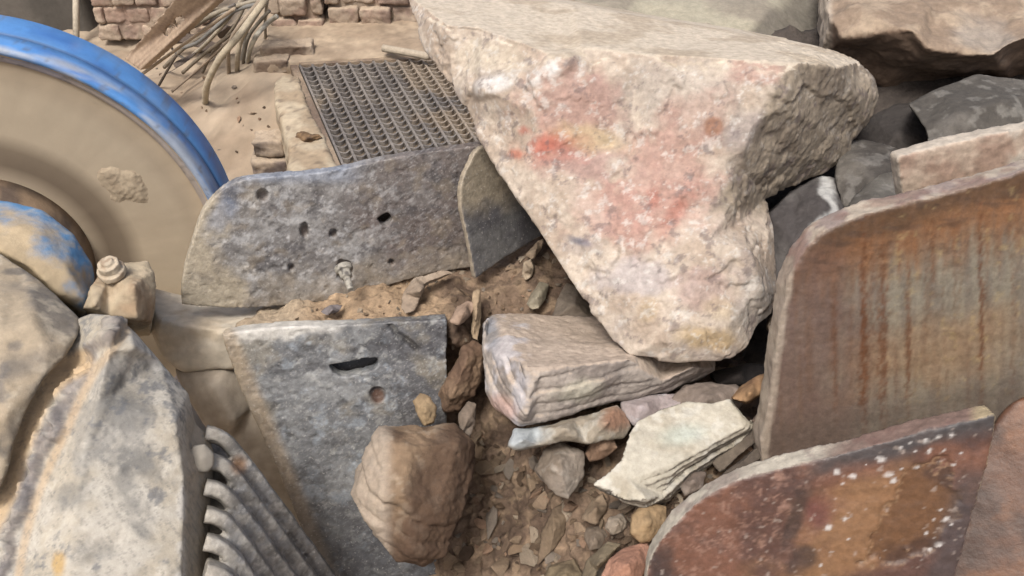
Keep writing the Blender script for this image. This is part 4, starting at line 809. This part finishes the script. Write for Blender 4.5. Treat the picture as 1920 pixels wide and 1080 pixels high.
def scatter(poly, n, smin, smax, label, group, sink=.35, tints=TINTS, flat=1.0, bias=None):
    x0, x1 = min(p[0] for p in poly), max(p[0] for p in poly); y0, y1 = min(p[1] for p in poly), max(p[1] for p in poly); k = 0; miss = 0
    while k < n:
        px, py = random.uniform(x0, x1), random.uniform(y0, y1)
        if not inside(px, py, poly): continue
        h = drop(px, py)
        if not h:
            miss += 1
            if miss > n*6: break
            continue
        k += 1
        s = smin*(smax/smin)**(random.random()**1.6)
        ti = random.randrange(len(tints))
        an = min(ANCH, key=lambda a_: math.hypot(a_[0]-px, a_[1]-py)); dx, dy = px-an[0], py-an[1]
        side = 'right beside' if math.hypot(dx, dy) < 22 else ('above', 'below')[dy > 0] if abs(dy) > abs(dx) else ('left of', 'right of')[dx > 0]
        siz = 'tiny' if s < smin*1.5 else 'small' if s < smin*2.2 else 'larger'
        near = 'just ' if math.hypot(dx, dy) < 55 and side != 'right beside' else ''
        lbl = f"{siz} {CN[ti]} stone {near}{side} {an[2]}"
        if lbl in USED:
            miss += 1; k -= 1
            if miss > n*6: break
            continue
        USED.add(lbl)
        o = bpy.data.objects.new('small_stone', random.choice(protos)); C.objects.link(o)
        nrm = (h[1] if h[1].dot(FW) < 0 else -h[1])
        q = nrm.lerp(Vector((0, 0, 1)), .3).to_track_quat('Z', 'Y') @ Quaternion((0, 0, 1), random.uniform(0, 6.28)) @ Quaternion((1, 0, 0), random.uniform(-.7, .7))
        o.rotation_mode = 'QUATERNION'; o.rotation_quaternion = q; o.location = h[0]+nrm*s*(.5-sink); o.scale = (s, s, s*flat)
        t = tints[ti]*random.uniform(.38, .78); o.color = (*t, 1); o['category'] = 'stone'; o['group'] = group; o['label'] = lbl
scatter([(850, 800), (1000, 860), (1100, 850), (1120, 900), (1230, 960), (1190, 1080), (880, 1085), (820, 1040), (880, 960)], 72, .010, .038, 'small brown stone lying in the rubble of the crusher mouth below the falling rocks', 'small stones in the crusher mouth')
scatter([(850, 800), (1000, 860), (1100, 850), (1120, 900), (1230, 960), (1190, 1080), (880, 1085), (820, 1040), (880, 960)], 46, .024, .058, '', 'stone shards in the crusher mouth', flat=.75, sink=.35, tints=[TINTS[0], S(168, 142, 112, 1), TINTS[2], TINTS[1], TINTS[4], S(150, 124, 96, 1), TINTS[6]])
scatter([(845, 640), (905, 620), (910, 760), (990, 800), (1000, 900), (880, 950), (895, 800), (830, 770)], 28, .008, .022, 'small brown stone on the steep dirt left of the slab rock', 'small stones on the steep dirt')
scatter([(905, 530), (1010, 450), (1110, 590), (910, 600)], 34, .008, .024, 'small stone in the dirt between guard plate and boulder', 'small stones beside the guard plate')
scatter([(520, 600), (600, 575), (720, 530), (880, 500), (890, 590), (840, 596), (640, 608)], 42, .006, .019, 'small stone flake on the dirt ledge between two grey plates', 'small stone flakes on the ledge', tints=TINTS[:3], flat=.6)
scatter([(1250, 900), (1330, 890), (1440, 780), (1440, 830), (1280, 950), (1220, 960)], 26, .010, .030, 'small stone in the dark gap between flagstone and pale plate rim', 'small stones in the gap')
scatter([(1000, 835), (1110, 830), (1160, 850), (1100, 920), (1010, 940)], 18, .010, .024, 'small stone beneath the wedge rock and the grey tumbling rock', 'small stones under the wedge rock')
# things hanging around: splinter chips on the beam
scatter([(300, 560), (335, 555), (335, 575), (300, 580)], 6, .008, .016, 'small dust covered stone between bolt block and side plate', 'stones by the bolt block', tints=TINTS[2:3])

SOILBV.add(GROUNDBV); ANCH0 = ANCH
ANCH = [(575, 110, 'the far left corner of the grating'), (500, 200, 'the sand beside the kerb'), (440, 260, 'the sand next to the blue rim'), (400, 200, 'the thick cane end'), (450, 170, 'the straight cane ends'), (250, 95, 'the foot of the plank'), (480, 330, 'the two grey bricks'), (470, 240, 'the open sand before the kerb'), (430, 310, 'the rim corner near the holed plate')]
scatter([(240, 90), (470, 160), (505, 150), (510, 330), (430, 330), (350, 190)], 24, .012, .035, '', 'pebbles on the sandy yard', tints=[TINTS[0], TINTS[1], TINTS[2], TINTS[3], TINTS[4], TINTS[5], TINTS[6]])
# ------------------------------------------------------------------ yard behind: grating, kerb, bricks, canes
ZG = .30
fl, fr, nl, nr = G(562, 121, ZG), G(812, 107, ZG), G(655, 335, ZG), G(935, 285, ZG)
def gq(u, v): return (fl*(1-u)+fr*u)*(1-v)+(nl*(1-u)+nr*u)*v
NC, NR = 11, 22
gr = empty('steel_grating', tuple((fl+nr)/2)[:2]+(ZG-.04,), label='rusty steel drain grating with rows of curved slots, half buried in dust', category='grating')
V = []; F = []
def strip(pts, wv, dn):   # ribbon: centre line, half width vector list, depth
    o = len(V)
    for p, w_ in zip(pts, wv): V.extend([p-w_, p+w_, p+w_-Vector((0, 0, dn)), p-w_-Vector((0, 0, dn))])
    for i in range(len(pts)-1):
        a = o+i*4
        for k in range(4): F.append((a+k, a+(k+1) % 4, a+4+(k+1) % 4, a+4+k))
    F.append((o, o+1, o+2, o+3)); e = o+(len(pts)-1)*4; F.append((e+3, e+2, e+1, e))
cw = (fr-fl)/NC; lw = (nl-fl)/NR
for c in range(NC+1):
    pts = [gq(c/NC, t/10) for t in range(11)]; strip(pts, [cw*.09]*11, .035)
for c in range(NC):
    for r in range(NR):
        pts = []; ww = []
        for t in range(7):
            u = (c+.08+.84*t/6)/NC; vv_ = (r+.35+.42*math.sin(math.pi*(t/6)))/NR
            pts.append(gq(u, vv_)-Vector((0, 0, .004))); ww.append(lw*.10)
        strip(pts, ww, .022)
me = new_me('m', V, F)
def c_gr(V, N, px, py):
    c = mix(S(130, 122, 116), S(150, 140, 130), ss(fbm(V, 5, 4, 3), -.2, .3))
    return mix(c, S(172, 152, 128), .8*ss(fbm(V, 3, 4, 8)+.9*ss(px-(790+(py-120)*.6), -60, 10)*ss(py, 200, 140)+.5*ss(py, 200, 120)*ss(px, 640, 760), .35, .7))
paint(me, c_gr); link('slotted_grid', me, M_steel, gr, smooth=False, hit=False)
V = []; F = []
strip([gq(-.045, t/8) for t in range(9)], [cw*.3]*9, .06); strip([gq(t/8, -.01) for t in range(9)], [lw*.3]*9, .05)
me = new_me('m', V, F); paint(me, lambda V, N, px, py: mix(S(176, 152, 124), S(130, 108, 90), ss(fbm(V, 8, 4, 3), 0, .4))); link('frame', me, M_steel, gr, smooth=False, hit=False)
# sand drift on the right and behind the grating
gv = lambda px, py, z: G(px, py, z)
def drift(name, pts, top, col=None, **pr):
    V = []; n = len(pts)
    for px, py in pts: V.append(G(px, py, top))
    c = sum(V, Vector())/n; bot = [Vector((p.x, p.y, -.1))+(Vector((p.x-c.x, p.y-c.y, 0)))*.08 for p in V]
    V2 = V+bot; F = [tuple(range(n)), tuple(range(2*n-1, n-1, -1))]+[(i, i+n, (i+1) % n+n, (i+1) % n) for i in range(n)]
    m = new_me('m', V2, F); bm = bmesh.new(); bm.from_mesh(m); bmesh.ops.recalc_face_normals(bm, faces=bm.faces); bm.to_mesh(m); bm.free()
    m = remesh(m, .014, 6); return m
me = drift('sand_bank', [(500, 118), (560, 114), (815, 100), (870, 190), (935, 290), (1000, 300), (1000, -20), (500, -20)], ZG+.012)
displace(me, lambda V, N, px, py: .014*fbm(V, 4, 4, 3)+.004*fbm(V, 20, 3, 4)); paint(me, lambda V, N, px, py: mix(S(194, 170, 140), S(176, 152, 124), ss(fbm(V, 4, 4, 3), -.2, .4))*(1+.2*fbm(V, 14, 5, 5, .7))[:, None]); link('sand_bank', me, M_sand, kind='structure')
# concrete kerb left of the grating
me = drift('k', [(512, 150), (535, 138), (558, 142), (580, 200), (612, 265), (650, 340), (560, 345), (545, 330), (540, 275), (515, 190)], ZG+.02)
displace(me, lambda V, N, px, py: .008*fbm(V, 9, 4, 3)+.006*ss(fbm(V, 12, 3, 7), .1, .3)-.01*ss(ridged(V, 9, 2, 4), .62, .8))
paint(me, rockcol(S(208, 188, 156), S(184, 160, 128), dark=S(120, 102, 86), seed=4, sc=6)); link('concrete_kerb', me, M_dust, label='broken dusty concrete kerb along the left side of the grating', category='kerb')
def brick(c, L, W_, Hh, ang, tilt=0, seed=0):
    m = boxmesh((0, 0, 0), L, W_, Hh, bev=.008); o = remesh(m, .010, 1)
    V = verts(o); V = V + norms(o)*(.010*fbm(V, 8, 4, seed)+.004*fbm(V, 30, 3, seed)-.012*ss(fbm(V, 6, 3, seed+9), .15, .5))[:, None]; 
    R_ = np.array((Matrix.Rotation(ang, 3, 'Z')@Matrix.Rotation(tilt, 3, 'X'))); V = V@R_.T+np.array(c); setv(o, V); return o
def c_brick(base, alt, dust=.75):
    def f(V, N, px, py):
        c = mix(base, alt, ss(fbm(V, 3, 3, 3), -.2, .3)); c = mix(c, S(194, 172, 146), .85*ss(fbm(V, 5, 4, 5), -.35, .2)); return mix(c, SAND, dust*ss(N[:, 2], .5, .9))
    return f
# brick piers, loose courses
def pier(name, label, px0, px1, pyb, cols, rows, zb, seed, bw_gap=.012):
    a, b = G(px0, pyb, zb), G(px1, pyb, zb); W0 = (b-a).length/cols; dirn = (b-a).normalized(); ang = math.atan2(dirn.y, dirn.x); ms = []
    rs = random.Random(seed); back = Vector((-dirn.y, dirn.x, 0)); hh = W0*.8
    for r in range(rows):
        for c_ in range(cols+(r % 2 and cols > 1)):
            off = (.5 if r % 2 == 0 or cols == 1 else 0)
            u = (c_+off)*W0; wd = W0-bw_gap
            if off == 0 and c_ == 0: u = W0*.25; wd = W0*.5-bw_gap
            if off == 0 and c_ == cols: u = cols*W0-W0*.25; wd = W0*.5-bw_gap
            p = a+dirn*u+back*(.16+rs.uniform(-.012, .012))+Vector((0, 0, hh*(r+.5)))
            ms.append(brick(p, wd, .32+rs.uniform(-.03, .02), hh-.012-rs.uniform(0, .012), ang+rs.uniform(-.07, .07), rs.uniform(-.05, .03), rs.random()*40))
    ctr = (a+b)/2+back*.17+Vector((0, 0, hh*rows/2)); fil = remesh(boxmesh(ctr, (b-a).length-.05, .27, hh*rows-.02, Matrix.Rotation(ang, 3, 'Z')), .02, 1)
    m = join(ms+[fil]); paint(m, c_brick(S(184, 152, 130), S(160, 134, 116))); return link(name, m, M_brick, label=label, category='brick pier')
pier('brick_pier', 'wide stack of dusty loose bricks behind the far edge of the grating', 615, 800, 60, 3, 4, .25, 3)
pier('brick_pier', 'narrow pillar of large eroded bricks right of the bent canes', 508, 610, 72, 2, 7, .22, 5)
bx_ = pier('brick_wall', 'blurred reddish brick wall far behind the blue wheel', 185, 400, 82, 5, 7, -.02, 9); bx_['category'] = 'brick wall'
def one_brick(px, py, z, L, W_, Hh, ang, label, col=(S(150, 126, 104), S(128, 106, 90))):
    p = G(px, py, z); m = brick(p+Vector((0, 0, 0)), L, W_, Hh, ang, 0, px); paint(m, c_brick(*col)); link('brick', m, M_brick, label=label, category='brick')
one_brick(540, 92, .33, .30, .12, .09, .1, 'half buried brick under the narrow brick pillar')
one_brick(512, 118, .28, .22, .14, .09, .05, 'half buried brick at the far left corner of the kerb')
one_brick(505, 268, .15, .17, .15, .1, .05, 'grey brick lying on top beside the left face of the kerb', (S(120, 104, 96), S(104, 92, 86)))
one_brick(510, 305, .04, .19, .16, .11, .1, 'grey brick at the bottom beside the left face of the kerb', (S(120, 104, 96), S(104, 92, 86)))
# dark shed backdrop at the far left top
m = boxmesh((-4.65, 6.75, .9), 3.4, .3, 2.2, bev=.02); m = remesh(m, .05, 0); paint(m, lambda V, N, px, py: mix(S(118, 110, 100), S(96, 90, 82), ss(fbm(V, 2, 4, 3), -.2, .3))); link('far_wall', m, M_dust, label='dim grey brown wall in the top left corner behind the blue wheel', category='wall')
# plank
a = [G(232, 110, .32), G(262, 132, .32), G(420, -12, .95), G(340, -20, .95)]
n_ = (a[1]-a[0]).cross(a[3]-a[0]).normalized(); n_ = n_ if n_.z > 0 else -n_
V = a+[p-n_*.06 for p in a]; m = new_me('m', V, [(0, 1, 2, 3), (7, 6, 5, 4), (0, 4, 5, 1), (1, 5, 6, 2), (2, 6, 7, 3), (3, 7, 4, 0)])
bm = bmesh.new(); bm.from_mesh(m); bmesh.ops.recalc_face_normals(bm, faces=bm.faces); bm.to_mesh(m); bm.free(); m = remesh(m, .009, 1)
ldir = (a[2]-a[1]).normalized(); wd_ = np.array(n_.cross(ldir))
displace(m, lambda V, N, px, py: .002*fbm(np.stack([V@wd_*40, V@np.array(ldir)*3, 0*px], 1), 1, 3, 3))
paint(m, lambda V, N, px, py: mix(S(205, 176, 146), S(176, 148, 122), ss(fbm(np.stack([V@wd_*40, V@np.array(ldir)*3, 0*px], 1), 1, 4, 3), -.2, .4)))
link('plank', m, M_wood, label='pale weathered plank sloping up behind the bent canes', category='plank')
# canes
canes = [
 ('thick pale cane bending down furthest to the left, its end on the sand', [(385, 205, .02), (388, 160, .3), (412, 110, .5), (445, 70, .62), (475, 30, .7), (505, -10, .8)], .033, (214, 196, 164)),
 ('pale straight cane end next to the thick bent one', [(431, 160, .02), (428, 115, .3), (430, 85, .45), (448, 50, .6), (480, 10, .7), (500, -12, .75)], .022, (190, 168, 142)),
 ('cane with long straight end second from the right', [(446, 160, .02), (445, 115, .3), (452, 75, .45), (475, 35, .6), (505, -10, .75)], .026, (205, 186, 156)),
 ('short white cane end nearest the brick pillar', [(464, 134, .08), (466, 105, .3), (478, 72, .45), (500, 45, .5), (520, 30, .55)], .024, (225, 214, 190)),
 ('grey cane arching over the dark stones', [(335, 92, .2), (370, 80, .35), (400, 55, .5), (440, 20, .6), (500, 5, .7)], .02, (150, 146, 138)),
 ('long thin cane running from plank edge to the brick pillar', [(345, 60, .4), (390, 32, .55), (430, 15, .62), (510, -6, .7)], .022, (180, 166, 142)),
 ('thin brown cane lying low towards the wheel', [(322, 172, .03), (360, 140, .12), (410, 95, .3), (450, 55, .5), (500, 0, .7)], .014, (160, 138, 114)),
 ('straight pale stick along the lower side of the plank', [(268, 138, .22), (326, 96, .42), (388, 52, .68), (440, 16, .9)], .016, (200, 176, 146)),
 ('short dark stick leaning towards the blue rim', [(298, 160, .02), (315, 130, .15), (330, 105, .25)], .014, (100, 86, 72)),
 ('grey loop of cane around the dark stones', [(345, 110, .15), (322, 90, .22), (330, 68, .32), (365, 50, .42), (400, 30, .55), (440, 8, .65)], .014, (140, 130, 120)),
 ('slim grey cane just left of the white cane end', [(455, 140, .05), (458, 100, .3), (470, 62, .45), (505, 20, .6)], .018, (150, 138, 120)),
]
ends = [('left of the thick cane', 372, 150), ('over the dark stones', 350, 120), ('touching the far sand', 410, 128), ('under the plank tip', 300, 140), ('close to the pillar foot', 480, 112), ('between the straight pale ends', 438, 150), ('low across the heap', 335, 150), ('behind the thick cane', 395, 130), ('above the grey loop', 320, 60), ('highest beside the plank', 360, 30)]
rc = random.Random(4)
for k_, (w_, ex, ey) in enumerate(ends):
    sx = rc.uniform(455, 512); dk = k_ % 3; ey -= 14; ex += 8
    canes.append(((('thin brown cane ', 'thin tan cane ', 'thin grey cane ')[dk])+w_, [(ex, ey, .04), (ex+(sx-ex)*.3+rc.uniform(-8, 8), ey*.72+rc.uniform(-6, 6), .25), (ex+(sx-ex)*.65, ey*.38, .45), (sx, -8, .65)], rc.uniform(.014, .022), ((158, 142, 120), (212, 196, 168), (180, 172, 158))[dk]))
for lb, pts, r, cc in canes:
    m = tube(catmull([G(x, y, z) for x, y, z in pts], 8), r*.58, 12, .01); m.polygons.foreach_set('use_smooth', [True]*len(m.polygons))
    cc = S(*cc); paint(m, lambda V, N, px, py: mix(cc, cc*.8, ss(fbm(V, 12, 3, 3), -.1, .4))); link('cane', m, M_wood, label=lb, category='cane', group='bent canes heaped by the brick pillar')
# dark stones under the canes
for q, (px, py, s, lb) in enumerate([(365, 78, .13, 'dark stone under the grey arching cane'), (400, 92, .12, 'brown stone in the middle of the cane heap'), (425, 60, .12, 'dark brown stone behind the pale canes'), (455, 40, .12, 'dark stone near the brick pillar under the canes'), (345, 115, .08, 'small stone at the lower left of the cane heap')]):
    p = G(px, py, .1); o = bpy.data.objects.new('stone', protos[q]); C.objects.link(o); o.location = p; o.scale = (s*1.6, s, s); o.rotation_euler = (0, .2, q)
    o.color = (*(S(120, 104, 92, 1)*.6), 1); o['label'] = lb; o['category'] = 'stone'
p0, p1 = G(718, 90, .36), G(805, 106, .36); m = tube(catmull([p0, p0.lerp(p1, .3), p0.lerp(p1, .7), p1], 4), [.022]*12+[.018], 10, .05)
paint(m, lambda V, N, px, py: S(200, 182, 156)); link('stick', m, M_wood, label='short pale stick lying on the sand behind the grating', category='stick')
m = tube([G(143, 75, .0), P(142, -40, G(143, 75, 0).y/ray(143, 75).y*1.0)], .022, 10); paint(m, lambda V, N, px, py: S(205, 190, 165)); link('pole', m, M_wood, label='thin pale upright pole behind the blue wheel', category='pole')
# dried leaf on the kerb
me = rock_mesh([(552, 268, 5.02), (556, 248, 5.02), (572, 246, 5.0), (600, 252, 4.98), (608, 258, 4.98), (590, 268, 4.98), (575, 276, 5.0), (560, 280, 5.02)], [(575, 260, 4.93)], .05, .9, voxel=.008, smooth=1)
displace(me, lambda V, N, px, py: .02*fbm(V, 14, 4, 3)); paint(me, lambda V, N, px, py: mix(S(150, 118, 82), S(104, 80, 58), ss(fbm(V, 20, 3, 3), -.2, .3))); link('dry_leaf', me, M_wood, label='crumpled brown dry leaf on the concrete kerb', category='leaf')
